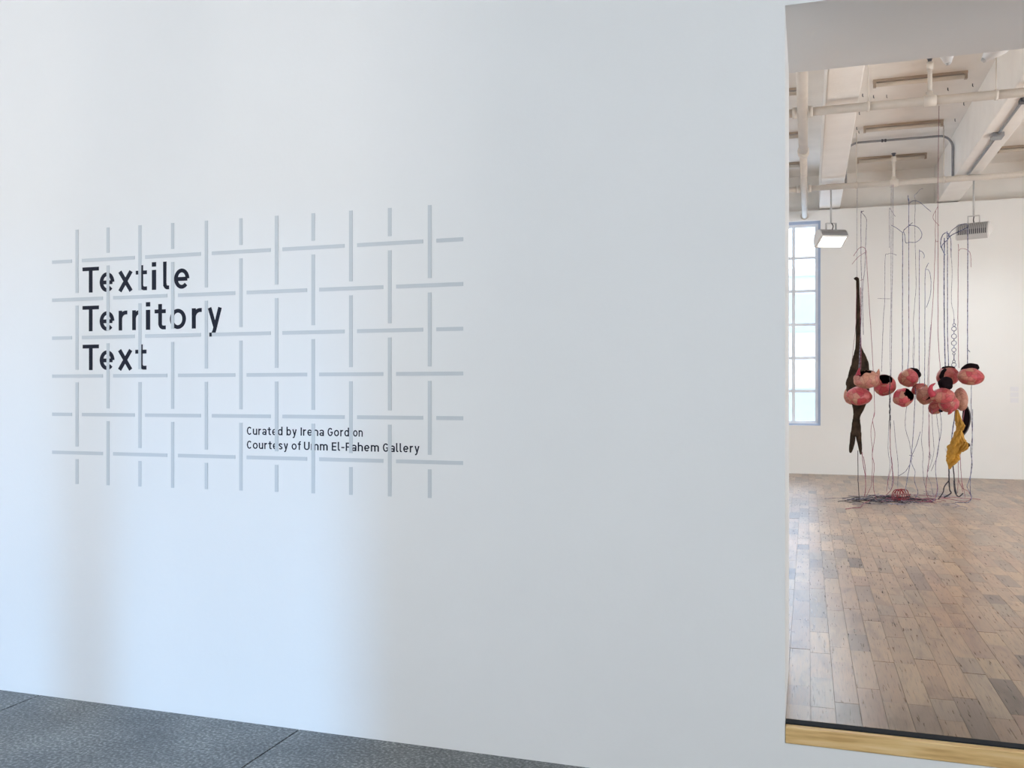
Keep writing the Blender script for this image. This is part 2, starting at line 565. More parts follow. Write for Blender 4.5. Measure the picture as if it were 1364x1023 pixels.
# far gallery walls
WX0, WX1, WZ0, WZ1 = -0.985, 0.196, 1.061, 4.394
w = MB()
w.box(GX0, WX0, YB, YU, 0.0, 4.555); w.box(WX1, GX1, YB, YU, 0.0, 4.555)
w.box(WX0, WX1, YB, YU, 0.0, WZ0); w.box(WX0, WX1, YB, YU, WZ1, 4.555)
struct(w.build('wall_back', WALL_G), 'white back wall of the far gallery')
w = MB(); w.box(GX0, GX1, YU, YU + 0.25, 4.50, ZS + 0.1)
struct(w.build('wall_back_upper', CEIL_G), 'cream upper wall set back above the white wall')
w = MB(); w.box(GX0 - 0.2, GX0, THICK, YU + 0.2, 0, ZS); struct(w.build('wall_gallery_left', WALL_G))
w = MB(); w.box(GX1, GX1 + 0.2, THICK, YU + 0.2, 0, ZS); struct(w.build('wall_gallery_right', WALL_G))
w = MB(); w.box(GX0 - 0.2, GX1 + 0.2, 0.0, YU + 0.25, ZS, ZS + 0.2); struct(w.build('ceiling_gallery', CEIL_G), 'cream painted concrete ceiling slab')
for xc in (0.335 - 1.752 * 2, 0.335 - 1.752, 0.335, 2.083, 2.083 + 1.752, 2.083 + 1.752 * 2):
    w = MB(); w.box(xc - 0.16, xc + 0.16, THICK, YU, ZB, ZS)
    struct(bevel(w.build('ceiling_beam', BEAM), 0.012), 'white painted ceiling beam')

# gallery window
wy = 11.80
win = empty('window_1', ((WX0 + WX1) / 2, wy, WZ0)); struct(win, 'tall white gridded window in the far wall')
m = MB()
for (x0, x1, z0, z1) in ((WX0, WX0 + 0.035, WZ0, WZ1), (WX1 - 0.035, WX1, WZ0, WZ1), (WX0 + 0.035, WX1 - 0.035, WZ1 - 0.045, WZ1), (WX0 + 0.035, WX1 - 0.035, WZ0, WZ0 + 0.03)):
    m.box(x0, x1, wy - 0.05, wy + 0.05, z0, z1)
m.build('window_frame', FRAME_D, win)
m = MB()
ix0, ix1, iz0, iz1 = WX0 + 0.035, WX1 - 0.035, WZ0 + 0.03, WZ1 - 0.045
for (x0, x1, z0, z1) in ((ix0, ix0 + 0.04, iz0, iz1), (ix1 - 0.05, ix1, iz0, iz1), (ix0 + 0.04, ix1 - 0.05, iz1 - 0.05, iz1), (ix0 + 0.04, ix1 - 0.05, iz0, iz0 + 0.04)):
    m.box(x0, x1, wy - 0.03, wy + 0.03, z0, z1)
m.build('sash', FRAME, win)
mz = [at(1075, y, wy).z for y in (343.6, 388, 432.4, 477, 521)]
mx = [-0.597, -0.222]
edges_x = [ix0 + 0.04] + mx + [ix1 - 0.05]
for x in mx:
    m = MB(); m.box(x - 0.026, x + 0.026, wy - 0.022, wy + 0.022, iz0 + 0.04, iz1 - 0.05); m.build('mullion', FRAME, win)
for z in mz:
    m = MB(); m.box(ix0 + 0.04, ix1 - 0.05, wy - 0.018, wy + 0.018, z - 0.022, z + 0.022); m.build('glazing_bar', FRAME, win)
gm, gnt, gp = new_mat('window_glass')
gmix = N(gnt, 'ShaderNodeMixShader'); gt = N(gnt, 'ShaderNodeBsdfTransparent'); gg = N(gnt, 'ShaderNodeBsdfGlossy')
gt.inputs['Color'].default_value = (0.93, 0.96, 1.0, 1); gg.inputs['Roughness'].default_value = 0.05
gmix.inputs[0].default_value = 0.06
gnt.links.new(gt.outputs[0], gmix.inputs[1]); gnt.links.new(gg.outputs[0], gmix.inputs[2])
gnt.links.new(gmix.outputs[0], gnt.nodes['Material Output'].inputs['Surface'])
zz = [iz0 + 0.04] + sorted(mz) + [iz1 - 0.05]
for a in range(3):
    for b in range(6):
        m = MB(); m.box(edges_x[a] + 0.002, edges_x[a + 1] - 0.002, wy - 0.003, wy + 0.003, zz[b] + 0.002, zz[b + 1] - 0.002)
        m.build('pane', gm, win)

# neighbouring building outside the window
bld = empty('building', (-4, 27, -6)); tag(bld, 'pale building seen through the gridded window', 'building')
m = MB(); m.box(-14, 6, 27, 37, -6, 5.35); m.build('facade', FACADE, bld)
m = MB(); m.box(-14.1, 6.1, 26.85, 27, 5.35, 5.6); m.build('cornice', FACADE, bld)
for z0, z1 in ((3.55, 4.75), (0.35, 1.7), (-2.8, -1.4)):
    for k in range(9):
        x0 = -12.9 + k * 2.05
        m = MB(); m.box(x0, x0 + 1.5, 26.95, 27.02, z0, z1); wo = m.build('window', FACADE_W, bld)

# ------------------------------------------------------------------ wall graphic
GX, GZ, GS = -3.632, 2.296, 0.2
ROWS, COLS = 6, 11
HW, GAP, EXT = 0.0089, 0.0328, 0.163
grid = empty('woven_grid_graphic', (GX, 0, GZ - 1.2))
tag(grid, 'pale grey woven lattice of vinyl bars on the white title wall', 'wall graphic')


def runs(lo, hi, stops):
    out, a = [], lo
    for s in stops:
        out.append((a, s - GAP)); a = s + GAP
    out.append((a, hi))
    return out


for k in range(ROWS):
    z = GZ - k * 0.2008
    br = [GX + i * GS for i in range(COLS) if (i + k) % 2 == 0]
    for a, b in runs(GX - EXT, GX + (COLS - 1) * GS + EXT, br):
        m = MB(); m.box(a, b, -0.0022, -0.0001, z - HW, z + HW); m.build('horizontal_bar', VINYL_GREY, grid)
for i in range(COLS):
    x = GX + i * GS
    br = sorted(GZ - k * 0.2008 for k in range(ROWS) if (i + k) % 2 == 1)
    for a, b in runs(GZ - 5 * 0.2008 - EXT, GZ + EXT, br):
        m = MB(); m.box(x - HW, x + HW, -0.0022, -0.0001, a, b); m.build('vertical_bar', VINYL_GREY, grid)


def arc(cx, cz, rx, rz, a0, a1, n=18):
    return [(cx + rx * math.cos(math.radians(a0 + (a1 - a0) * i / n)), cz + rz * math.sin(math.radians(a0 + (a1 - a0) * i / n))) for i in range(n + 1)]


SW = 0.086           # half stroke, cap height = 1
XH = 0.765


def glyph(ch):
    h, X = SW, XH
    hv = SW * 0.86   # horizontals are a little thinner
    if ch == 'T': return 0.79, [[(0, 1 - hv), (0.79, 1 - hv)], [(0.395, 1 - hv), (0.395, 0)]]
    if ch == 'e':
        return 0.69, [arc(0.345, X / 2, 0.345 - h, X / 2 - hv, 0, 318, 34), [(h, X / 2 - 0.01), (0.69 - h, X / 2 - 0.01)]]
    if ch == 'x': return 0.70, [[(0.10, X), (0.60, 0)], [(0.60, X), (0.10, 0)]]
    if ch == 't': return 0.52, [[(0.255, 0.97), (0.255, 0.22)] + arc(0.395, 0.22, 0.14, 0.22 - hv, 180, 270, 8) + [(0.52, hv)], [(0, X - hv), (0.52, X - hv)]]
    if ch == 'i': return 2 * h, [[(h, X), (h, 0)], [(h, 1.06), (h, 0.89)]]
    if ch == 'l': return 0.30, [[(h, 1.06), (h, 0.2)] + arc(0.21, 0.2, 0.118, 0.2 - hv, 180, 270, 8) + [(0.30, hv)]]
    if ch == 'r': return 0.43, [[(h, X), (h, 0)], [(h, X * 0.55)] + arc(0.36, X * 0.55, 0.36 - h, X * 0.45 - hv, 180, 92, 10) + [(0.43, X - hv)]]
    if ch == 'o': return 0.74, [arc(0.37, X / 2, 0.37 - h, X / 2 - hv, 0, 360, 36)]
    if ch == 'y': return 0.66, [[(0.09, X), (0.345, 0.03)], [(0.57, X), (0.30, -0.12)] + arc(0.17, -0.11, 0.12, 0.13, -10, -90, 6) + [(0.08, -0.24)]]
    if ch == 'C': return 0.74, [arc(0.39, 0.5, 0.39 - h, 0.5 - hv, 42, 318, 30)]
    if ch == 'G': return 0.78, [arc(0.39, 0.5, 0.39 - h, 0.5 - hv, 42, 345, 32) + [(0.69, 0.44)], [(0.42, 0.46), (0.78, 0.46)]]
    if ch == 'u': return 0.66, [[(h, X), (h, 0.28)] + arc(0.32, 0.28, 0.32 - h, 0.28 - hv, 180, 360, 14) + [(0.55, 0.3)], [(0.66 - h, X), (0.66 - h, 0)]]
    if ch == 'n': return 0.66, [[(h, X), (h, 0)], [(h, X - 0.30)] + arc(0.34, X - 0.30, 0.34 - h, 0.30 - hv, 180, 0, 14) + [(0.66 - h, 0)]]
    if ch == 'h': return 0.66, [[(h, 1.06), (h, 0)], [(h, X - 0.30)] + arc(0.34, X - 0.30, 0.34 - h, 0.30 - hv, 180, 0, 14) + [(0.66 - h, 0)]]
    if ch == 'm': return 1.04, [[(h, X), (h, 0)], [(h, X - 0.26)] + arc(0.30, X - 0.26, 0.30 - h, 0.26 - hv, 180, 0, 12) + [(0.52, 0)], [(0.52, X - 0.26)] + arc(0.735, X - 0.26, 0.215, 0.26 - hv, 180, 0, 12) + [(0.95, 0)]]
    if ch == 'a': return 0.62, [[(0.08, X - 0.19)] + arc(0.31, X - 0.24, 0.24, 0.24 - hv, 150, 0, 12) + [(0.62 - h, 0)], arc(0.30, 0.225, 0.30 - h, 0.225 - hv, 0, 360, 24)]
    if ch == 'd': return 0.68, [arc(0.34, X / 2, 0.34 - h, X / 2 - hv, 0, 360, 30), [(0.68 - h, 1.06), (0.68 - h, 0)]]
    if ch == 'b': return 0.68, [arc(0.34, X / 2, 0.34 - h, X / 2 - hv, 0, 360, 30), [(h, 1.06), (h, 0)]]
    if ch == 'I': return 2 * h, [[(h, 1), (h, 0)]]
    if ch == 's':
        return 0.58, [[(0.53, X - 0.20)] + arc(0.29, X - 0.205, 0.20, 0.205 - hv, 30, 250, 14) + arc(0.29, 0.2, 0.21, 0.2 - hv, 70, -150, 14)]
    if ch == 'f': return 0.46, [[(0.22, 0), (0.22, 0.82)] + arc(0.38, 0.84, 0.16, 0.22 - hv, 180, 95, 8) + [(0.46, 1.06 - hv)], [(0, X - hv), (0.46, X - hv)]]
    if ch == 'U': return 0.76, [[(h, 1), (h, 0.34)] + arc(0.38, 0.34, 0.38 - h, 0.34 - hv, 180, 360, 16) + [(0.76 - h, 1)]]
    if ch == 'E': return 0.62, [[(h, 1), (h, 0)], [(h, 1 - hv), (0.62, 1 - hv)], [(h, 0.5), (0.58, 0.5)], [(h, hv), (0.62, hv)]]
    if ch == 'F': return 0.60, [[(h, 1), (h, 0)], [(h, 1 - hv), (0.60, 1 - hv)], [(h, 0.48), (0.56, 0.48)]]
    if ch == '-': return 0.40, [[(0, 0.40), (0.40, 0.40)]]
    raise KeyError(ch)


def stroke(mb, pts, half, sx, sz, ox, oz, lift=0.0):
    """flat ribbon on the wall with mitred joints and a hair of thickness"""
    P = [Vector((p[0], p[1])) for p in pts]
    Q = [P[0]]
    for p in P[1:]:
        if (p - Q[-1]).length > 1e-4:
            Q.append(p)
    P = Q
    closed = (P[0] - P[-1]).length < 1e-3
    L, R = [], []
    n = len(P)
    for i in range(n):
        if closed:
            a, b = P[(i - 1) % (n - 1)], P[(i + 1) % (n - 1)]
        else:
            a, b = P[max(0, i - 1)], P[min(n - 1, i + 1)]
        p = P[i]
        d0 = (p - a).normalized() if (p - a).length > 1e-6 else (b - p).normalized()
        d1 = (b - p).normalized() if (b - p).length > 1e-6 else d0
        t = (d0 + d1).normalized()
        nrm = Vector((-t.y, t.x))
        k = 1.0 / max(0.5, nrm.dot(Vector((-d0.y, d0.x))))
        hl = half * (1 - 0.14 * abs(t.x))
        L.append(p + nrm * hl * k)
        R.append(p - nrm * hl * k)
    o = len(mb.v)
    for i in range(n):
        for q, yy in ((L[i], -0.0006 - lift), (R[i], -0.0006 - lift), (L[i], -0.0001), (R[i], -0.0001)):
            mb.v.append((ox + q.x * sx, yy, oz + q.y * sz))
    for i in range(n - 1):
        a, b = o + 4 * i, o + 4 * (i + 1)
        mb.f += [(a, a + 1, b + 1, b), (a, b, b + 2, a + 2), (a + 1, a + 3, b + 3, b + 1)]
        mb.mi += [0, 0, 0]


def wall_x(px):
    return at(px, 500, 0).x


def letter(ch, x0, x1, base, cap, parent):
    adv, strokes = glyph(ch)
    sx = (x1 - x0) / adv
    mb = MB()
    for q, s in enumerate(strokes):
        stroke(mb, s, SW, sx, cap, x0, base, 0.0003 * q)
    return mb.build('letter', VINYL_DARK, parent)


CAP = 0.1325
title = [
    ('Textile', 2.127, [(318, 418), (422, 511), (531, 626), (641, 709), (738, 764), (806, 843), (873, 965)], 'bold dark title word at the top left of the lattice, first of three lines'),
    ('Territory', 1.926, [(318, 418), (422, 511), (537, 590), (619, 675), (702, 728), (755, 823), (847, 945), (980, 1041), (1076, 1163)], 'longest bold dark title word on the lattice, middle of three lines'),
    ('Text', 1.724, [(319, 418), (422, 512), (529, 624), (638, 706)], 'short bold dark title word under two longer ones, last of three lines'),
]
for word, base, spans, lab in title:
    r = empty('title_lettering', (wall_x(40 + 318 / 4.547), 0, base))
    tag(r, lab, 'lettering', 'title lettering on the wall')
    for ch, (a, b) in zip(word, spans):
        letter(ch, wall_x(40 + a / 4.547), wall_x(40 + b / 4.547), base, CAP, r)
credit = [
    (1.402, [('Curated', 38, 240), ('by', 263, 321), ('Irena', 343, 475), ('Gord', 496, 618), ('on', 641, 695)], 'small dark credit line, the upper and shorter of two'),
    (1.334, [('Courtesy', 38, 272), ('of', 292, 345), ('Umm', 362, 497), ('El-Fahem', 520, 788), ('Gallery', 810, 1018)], 'small dark credit line, the lower and longer of two'),
]
for base, words_, lab in credit:
    r = empty('credit_lettering', (wall_x(329), 0, base))
    tag(r, lab, 'lettering', 'credit lettering on the wall')
    for word, a, b in words_:
        xa, xb = wall_x(320 + a / 4.2625), wall_x(320 + b / 4.2625)
        sp = 0.17
        tot = sum(glyph(c)[0] for c in word) + sp * (len(word) - 1)
        k = (xb - xa) / tot
        x = xa
        for c in word:
            wdt = glyph(c)[0] * k
            letter(c, x, x + wdt, base, 0.0393, r)
            x += wdt + sp * k

# ------------------------------------------------------------------ ceiling services
def ring(p, axis, r, L, n=20):
    """short collar around a pipe"""
    p = Vector(p); d = Vector(axis).normalized()
    return [p - d * L / 2, p + d * L / 2], r


# sprinkler main running into depth
MX, MZ = -0.050, 4.469
mainp = empty('sprinkler_main_pipe', (MX, 0.9, MZ)); tag(mainp, 'thick cream sprinkler main pipe running towards the window wall', 'pipe')
YR = at_z(1070, 203, MZ).y
m = MB(); m.tube([(MX, THICK + 0.01, MZ), (MX, YR, MZ)], 0.052, 20); m.build('pipe_run', PIPE, mainp, True)
m = MB(); m.tube([(MX, YR, MZ), (MX, YB - 0.01, MZ)], 0.044, 20); m.build('pipe_run', PIPE, mainp, True)
m = MB(); m.tube([(MX, YR - 0.10, MZ), (MX, YR - 0.09, MZ), (MX, YR + 0.04, MZ), (MX, YR + 0.09, MZ)], [0.053, 0.068, 0.066, 0.046], 20); m.build('reducer', PIPE, mainp, True)
m = MB(); m.tube([(MX, YB - 0.03, MZ), (MX, YB - 0.004, MZ)], 0.062, 20); m.build('flange', PIPE, mainp, True)


def branch(y, z, r, risers, hangers, label, tees):
    root = empty('sprinkler_branch_pipe', (MX, y, z)); tag(root, label, 'pipe', 'sprinkler branch pipes')
    m = MB(); m.tube([(GX0 + 0.02, y, z), (MX - 0.07, y, z)], r, 16); m.build('pipe_run', PIPE, root, True)
    m = MB(); m.tube([(MX + 0.07, y, z), (GX1 - 0.02, y, z)], r, 16); m.build('pipe_run', PIPE, root, True)
    for sgn in (-1, 1):
        m = MB(); m.tube([(MX + sgn * 0.056, y, z), (MX + sgn * 0.10, y, z)], r * 1.32, 16); m.build('collar', PIPE, root, True)
    for x, top, black in risers:
        m = MB(); m.tube([(x, y, z + r * 0.6), (x, y, top - 0.03)], 0.021, 12); rs = m.build('riser', PIPE, root, True)
        m = MB(); m.tube([(x, y, top - 0.10), (x, y, top - 0.03)], 0.032, 12); m.build('coupling', PIPE, rs, True)
        m = MB(); m.tube([(x, y, top - 0.03), (x, y, top + 0.01)], [0.015, 0.024], 10); m.tube([(x, y, top + 0.01), (x, y, top + 0.02)], 0.03, 10)
        m.build('sprinkler_head', DARKFIT, rs, True)
        m = MB(); m.tube([(x - 0.06, y, z), (x - 0.05, y, z), (x + 0.05, y, z), (x + 0.06, y, z)], [r * 1.1, r * 1.35, r * 1.35, r * 1.1], 16)
        m.tube([(x, y, z), (x, y, z + r * 2.0)], 0.036, 14); m.build('tee_fitting', PIPE, root, True)
    for x in hangers:
        m = MB(); m.tube([(x, y, z + r), (x, y, ZS - 0.002)], 0.006, 8); hg = m.build('hanger_rod', PIPE, root, True)
        m = MB(); m.tube([(x - 0.014, y, z), (x + 0.014, y, z)], r * 1.22, 16); m.build('clamp', PIPE, hg, True)
    return root


y1 = 5.932; y2 = 9.60
branch(y1, MZ, 0.043, [(at(1238.5, 100, y1).x, at(1238.5, 79, y1).z, True)],
       [at(1156.5, 120, y1).x, at(1327, 100, y1).x], 'cream sprinkler branch pipe crossing just below the opening lintel', [])
branch(y2, MZ, 0.040, [(at(1190.5, 230, y2).x, at(1190.5, 206, y2).z, True)],
       [at(1141, 220, y2).x, at(1257, 215, y2).x], 'cream sprinkler branch pipe crossing behind the two hanging floodlights', [])

# fluorescent strips
def fluo(x0, x1, y, label):
    root = empty('fluorescent_fixture', ((x0 + x1) / 2, y, ZS)); tag(root, label, 'ceiling light', 'unlit fluorescent strips')
    m = MB(); m.box(x0, x1, y - 0.035, y + 0.035, ZS - 0.030, ZS - 0.001); m.build('housing', FLUO_H, root)
    m = MB(); m.tube([(x0 + 0.03, y - 0.012, ZS - 0.062), (x1 - 0.03, y - 0.012, ZS - 0.062)], 0.024, 12); m.build('tube', FLUO, root, True)
    for x in (x0 + 0.002, x1 - 0.034):
        m = MB(); m.box(x, x + 0.032, y - 0.030, y + 0.02, ZS - 0.085, ZS - 0.03); m.build('socket', FLUO_H, root)
    return root


fx0, fx1 = 0.715, 1.700
fluo(fx0, fx1, 7.42, 'unlit fluorescent strip between the ceiling beams, nearest of the three in the middle bay')
fluo(fx0, fx1, 9.33, 'unlit fluorescent strip in the middle bay, second of three from the lintel')
fluo(fx0, fx1, 11.07, 'unlit fluorescent strip in the middle bay, closest to the far wall')
for y, wh in ((7.42, 'nearest'), (9.33, 'middle'), (11.05, 'farthest')):
    fluo(fx0 - 1.752, fx1 - 1.752, y, f'unlit fluorescent strip partly behind the thick main pipe, {wh} of three')
fluo(fx0 + 1.915, fx1 + 1.915, 11.05, 'unlit fluorescent strip right of the right ceiling beam')

# thin wire feeding the strips, small ceiling hooks
hk = [(1149, 127), (1144, 176), (1163.5, 129), (1181, 128.5), (1262.5, 119), (1295.5, 113.5), (1283.7, 138.5), (1272, 160), (1144.5, 151), (1141, 171)]
HL = ['tiny dark ceiling hook touching the left end of the nearest strip wire', 'tiny dark ceiling hook at the left end of the second strip',
      'tiny ceiling hook just below the left end of the nearest strip', 'tiny ceiling hook below the nearest strip, a little right of its left end',
      'tiny ceiling hook right of the front riser, under the nearest strip', 'tiny ceiling hook beyond the right end of the nearest strip',
      'tiny ceiling hook under the front pipe near the right beam', 'tiny ceiling hook right of the second strip beside the right beam',
      'tiny ceiling hook under the front pipe beside the left beam', 'tiny ceiling hook just above the second strip beside the left beam']
for i, (x, y) in enumerate(hk):
    p = at_z(x, y, ZS - 0.02)
    m = MB(); m.tube([(p.x, p.y, ZS - 0.001), (p.x, p.y, ZS - 0.032)], 0.005, 6); m.tube([(p.x, p.y, ZS - 0.032), (p.x + 0.010, p.y, ZS - 0.038)], 0.004, 6)
    tag(m.build('ceiling_hook', DARKFIT), HL[i], 'hook', 'ceiling hooks')

# conduit arch between the floodlights
YA = 9.97
cl, cr = 0.335, 2.083
arch = empty('arched_conduit', (cl + 0.2, YA, ZB)); tag(arch, 'grey metal conduit arching up and over between two ceiling beams', 'conduit')
pl, pr = cl + 0.16 + 0.022, cr - 0.16 - 0.022
zt = 5.155
pts = [(pl, YA, ZB - 0.02), (pl, YA, zt - 0.17)] + [(pl + 0.17 - 0.17 * math.cos(a), YA, zt - 0.17 + 0.17 * math.sin(a)) for a in [math.pi / 2 * k / 8 for k in range(1, 9)]]
pts += [(pr - 0.17 + 0.17 * math.sin(a), YA, zt - 0.17 + 0.17 * math.cos(a)) for a in [math.pi / 2 * k / 8 for k in range(0, 9)]] + [(pr, YA, ZB - 0.02)]
m = MB(); m.tube(pts, 0.016, 10); m.build('tube', GALV, arch, True)
for x in (1.0, 1.04):
    m = MB(); m.tube([(x - 0.012, YA, zt), (x + 0.012, YA, zt)], 0.023, 10); m.build('coupling', DARKFIT, arch, True)
for xa, xb in ((pl, cl + 0.07), (pr, cr - 0.07)):
    m = MB(); m.tube([(xa, YA, ZB - 0.02), (xa, YA - 0.004, ZB - 0.05)], 0.027, 10); m.build('elbow', DARKFIT, arch, True)
    m = MB(); m.tube([(xa, YA, ZB - 0.042), (xb, YA, ZB - 0.042)], 0.016, 10); m.build('tube', GALV, arch, True)
    m = MB(); xm = (xa * 0.6 + xb * 0.4); m.tube([(xm - 0.03, YA, ZB - 0.042), (xm + 0.03, YA, ZB - 0.042)], 0.023, 10); m.build('coupling', DARKFIT, arch, True)

beamc = empty('beam_conduit', (cr, 6.0, ZB)); tag(beamc, 'grey conduit clipped along the underside of the right ceiling beam', 'conduit')
yb_ = at_z(1321, 179, ZB).y
m = MB(); m.tube([(cr - 0.01, 1.0, ZB - 0.018), (cr - 0.01, yb_ - 0.09, ZB - 0.018)], 0.014, 10); m.build('tube', GALV, beamc, True)
m = MB(); m.tube([(cr - 0.01, yb_ + 0.09, ZB - 0.018), (cr - 0.01, YA - 0.08, ZB - 0.018)], 0.014, 10); m.build('tube', GALV, beamc, True)
m = MB(); m.box(cr - 0.07, cr + 0.05, yb_ - 0.09, yb_ + 0.09, ZB - 0.05, ZB - 0.001); bevel(m.build('junction_box', GALV, beamc), 0.004)
pj = at_z(1362, 132, ZB)
m = MB(); m.box(cr - 0.04, cr + 0.02, pj.y - 0.05, pj.y + 0.05, ZB - 0.04, ZB - 0.001); m.build('coupling', DARKFIT, beamc)


def floodlight(x, y, zc, yaw, tilt, label, lit):
    root = empty('floodlight', (x, y, ZB)); tag(root, label, 'floodlight', 'floodlights hung from the beams')
    m = MB(); m.box(x - 0.07, x + 0.07, y - 0.06, y + 0.06, ZB - 0.035, ZB - 0.001); bevel(m.build('junction_box', GALV, root), 0.004)
    m = MB(); m.tube([(x, y, ZB - 0.035), (x, y, ZB - 0.07)], 0.03, 12); m.build('canopy', LAMP_GREY, root, True)
    ytop = zc + 0.225
    m = MB(); m.tube([(x, y, ZB - 0.05), (x, y, ytop)], 0.0125, 12); m.build('stem', LAMP_GREY, root, True)
    R = Matrix.Translation((x, y, zc)) @ Matrix.Rotation(yaw, 4, 'Z')
    RT = R @ Matrix.Rotation(tilt, 4, 'X')

    def put(mb, name, mtl, M, smooth=False):
        mb.v = [tuple(M @ Vector(v)) for v in mb.v]
        return mb.build(name, mtl, root, smooth)
    # yoke
    m = MB(); m.box(-0.075, 0.075, -0.022, 0.022, 0.215, 0.225)
    m.box(-0.075, -0.068, -0.022, 0.022, 0.10, 0.215); m.box(0.068, 0.075, -0.022, 0.022, 0.10, 0.215)
    put(m, 'yoke', LAMP_GREY, R)
    m = MB(); m.tube(smooth_path([(0, -0.02, 0.22), (0.012, -0.045, 0.17), (0.0, -0.03, 0.12), (-0.012, 0.0, 0.095)], 5), 0.007, 8)
    put(m, 'cable', BLACK, R, True)
    # body: D profile, flat lens plane faces -Y, curved back faces +Y
    Wd, Rr = 0.19, 0.135
    prof = [(-0.045, -Rr)] + [(-0.02 + Rr * 1.0 * math.sin(a), -Rr * math.cos(a)) for a in [math.pi * k / 16 for k in range(17)]] + [(-0.045, Rr)]
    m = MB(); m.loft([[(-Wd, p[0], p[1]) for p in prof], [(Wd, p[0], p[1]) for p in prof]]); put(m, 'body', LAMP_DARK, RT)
    for sx in (-1, 1):
        pp = [(-0.05, -Rr - 0.006)] + [(-0.02 + (Rr + 0.008) * math.sin(a), -(Rr + 0.008) * math.cos(a)) for a in [math.pi * k / 16 for k in range(17)]] + [(-0.05, Rr + 0.006)]
        m = MB(); m.loft([[(sx * Wd, p[0], p[1]) for p in pp], [(sx * (Wd + 0.016), p[0] * 0.97, p[1] * 0.97) for p in pp]])
        put(m, 'end_cap', LAMP_WHITE, RT)
    # cooling fins around the curved back and the dark vent slots between them
    m = MB()
    nf = 16
    for k in range(nf):
        xc = -Wd + 0.012 + (2 * Wd - 0.024) * k / (nf - 1)
        a0, a1 = math.radians(16), math.radians(166)
        ang = [a0 + (a1 - a0) * j / 14 for j in range(15)]
        outer = [(-0.02 + (Rr + 0.012) * math.sin(a), -(Rr + 0.012) * math.cos(a)) for a in ang]
        inner = [(-0.02 + (Rr - 0.004) * math.sin(a), -(Rr - 0.004) * math.cos(a)) for a in reversed(ang)]
        loop = outer + inner
        m.loft([[(xc - 0.004, p[0], p[1]) for p in loop], [(xc + 0.004, p[0], p[1]) for p in loop]])
    put(m, 'heat_sink', LAMP_GREY, RT)
    m = MB()
    for k in range(nf - 1):
        xc = -Wd + 0.012 + (2 * Wd - 0.024) * (k + 0.5) / (nf - 1)
        for a0, a1 in ((16, 44),):
            ang = [math.radians(a0 + (a1 - a0) * j / 3) for j in range(4)]
            lo = [[(xc - 0.0075, -0.02 + (Rr + 0.002) * math.sin(a), -(Rr + 0.002) * math.cos(a)), (xc + 0.0075, -0.02 + (Rr + 0.002) * math.sin(a), -(Rr + 0.002) * math.cos(a)),
                   (xc + 0.0075, -0.02 + (Rr - 0.003) * math.sin(a), -(Rr - 0.003) * math.cos(a)), (xc - 0.0075, -0.02 + (Rr - 0.003) * math.sin(a), -(Rr - 0.003) * math.cos(a))] for a in ang]
            m.loft(lo)
    put(m, 'vent', LAMP_SLOT, RT)
    m = MB(); pa = [math.radians(a) for a in (-14, -8, 0, 8, 15)]
    m.loft([[(-Wd, -0.02 + (Rr + 0.012) * math.sin(a), -(Rr + 0.012) * math.cos(a)) for a in pa] + [(-Wd, -0.02 + (Rr - 0.003) * math.sin(a), -(Rr - 0.003) * math.cos(a)) for a in reversed(pa)],
            [(Wd, -0.02 + (Rr + 0.012) * math.sin(a), -(Rr + 0.012) * math.cos(a)) for a in pa] + [(Wd, -0.02 + (Rr - 0.003) * math.sin(a), -(Rr - 0.003) * math.cos(a)) for a in reversed(pa)]])
    put(m, 'lip', LAMP_GREY, RT)
    # lens frame and lens
    m = MB()
    for b in ((-Wd, Wd, -0.06, -0.045, Rr - 0.022, Rr), (-Wd, Wd, -0.06, -0.045, -Rr, -Rr + 0.022), (-Wd, -Wd + 0.02, -0.06, -0.045, -Rr + 0.022, Rr - 0.022), (Wd - 0.02, Wd, -0.06, -0.045, -Rr + 0.022, Rr - 0.022)):
        m.box(*b)
    put(m, 'lens_frame', LAMP_WHITE, RT)
    m = MB(); m.box(-Wd + 0.02, Wd - 0.02, -0.052, -0.046, -Rr + 0.022, Rr - 0.022); put(m, 'lens', LENS, RT)
    l = bpy.data.lights.new('flood_lamp', 'AREA'); l.shape = 'RECTANGLE'; l.size = 0.34; l.size_y = 0.22
    l.energy = lit; l.color = (0.86, 0.94, 1.0); l.spread = math.radians(126)
    lo = bpy.data.objects.new('flood_lamp', l)
    lo.matrix_world = RT @ Matrix.Translation((0, -0.064, 0)) @ Matrix.Rotation(math.pi / 2, 4, 'X') @ Matrix.Rotation(math.pi, 4, 'Z')
    # local -Z of the lamp must look along local -Y of the housing
    lo.matrix_world = RT @ Matrix.Translation((0, -0.064, 0)) @ Vector((0, -1, 0)).to_track_quat('-Z', 'Z').to_matrix().to_4x4()
    col.objects.link(lo)
    M = lo.matrix_world.copy()
    lo.parent = root
    lo.matrix_parent_inverse = Matrix.Translation(-root.location)
    lo.matrix_basis = M
    return root


fl = at(1106, 318, YA)
floodlight(0.317, YA, fl.z, math.radians(22), math.radians(60), 'finned floodlight with its lit lens facing out, in front of the window', 16)
fr = at(1297, 309, YA)
floodlight(2.163, YA, fr.z, math.radians(160), math.radians(64), 'finned floodlight turned away towards the far wall, right of the threads', 8)

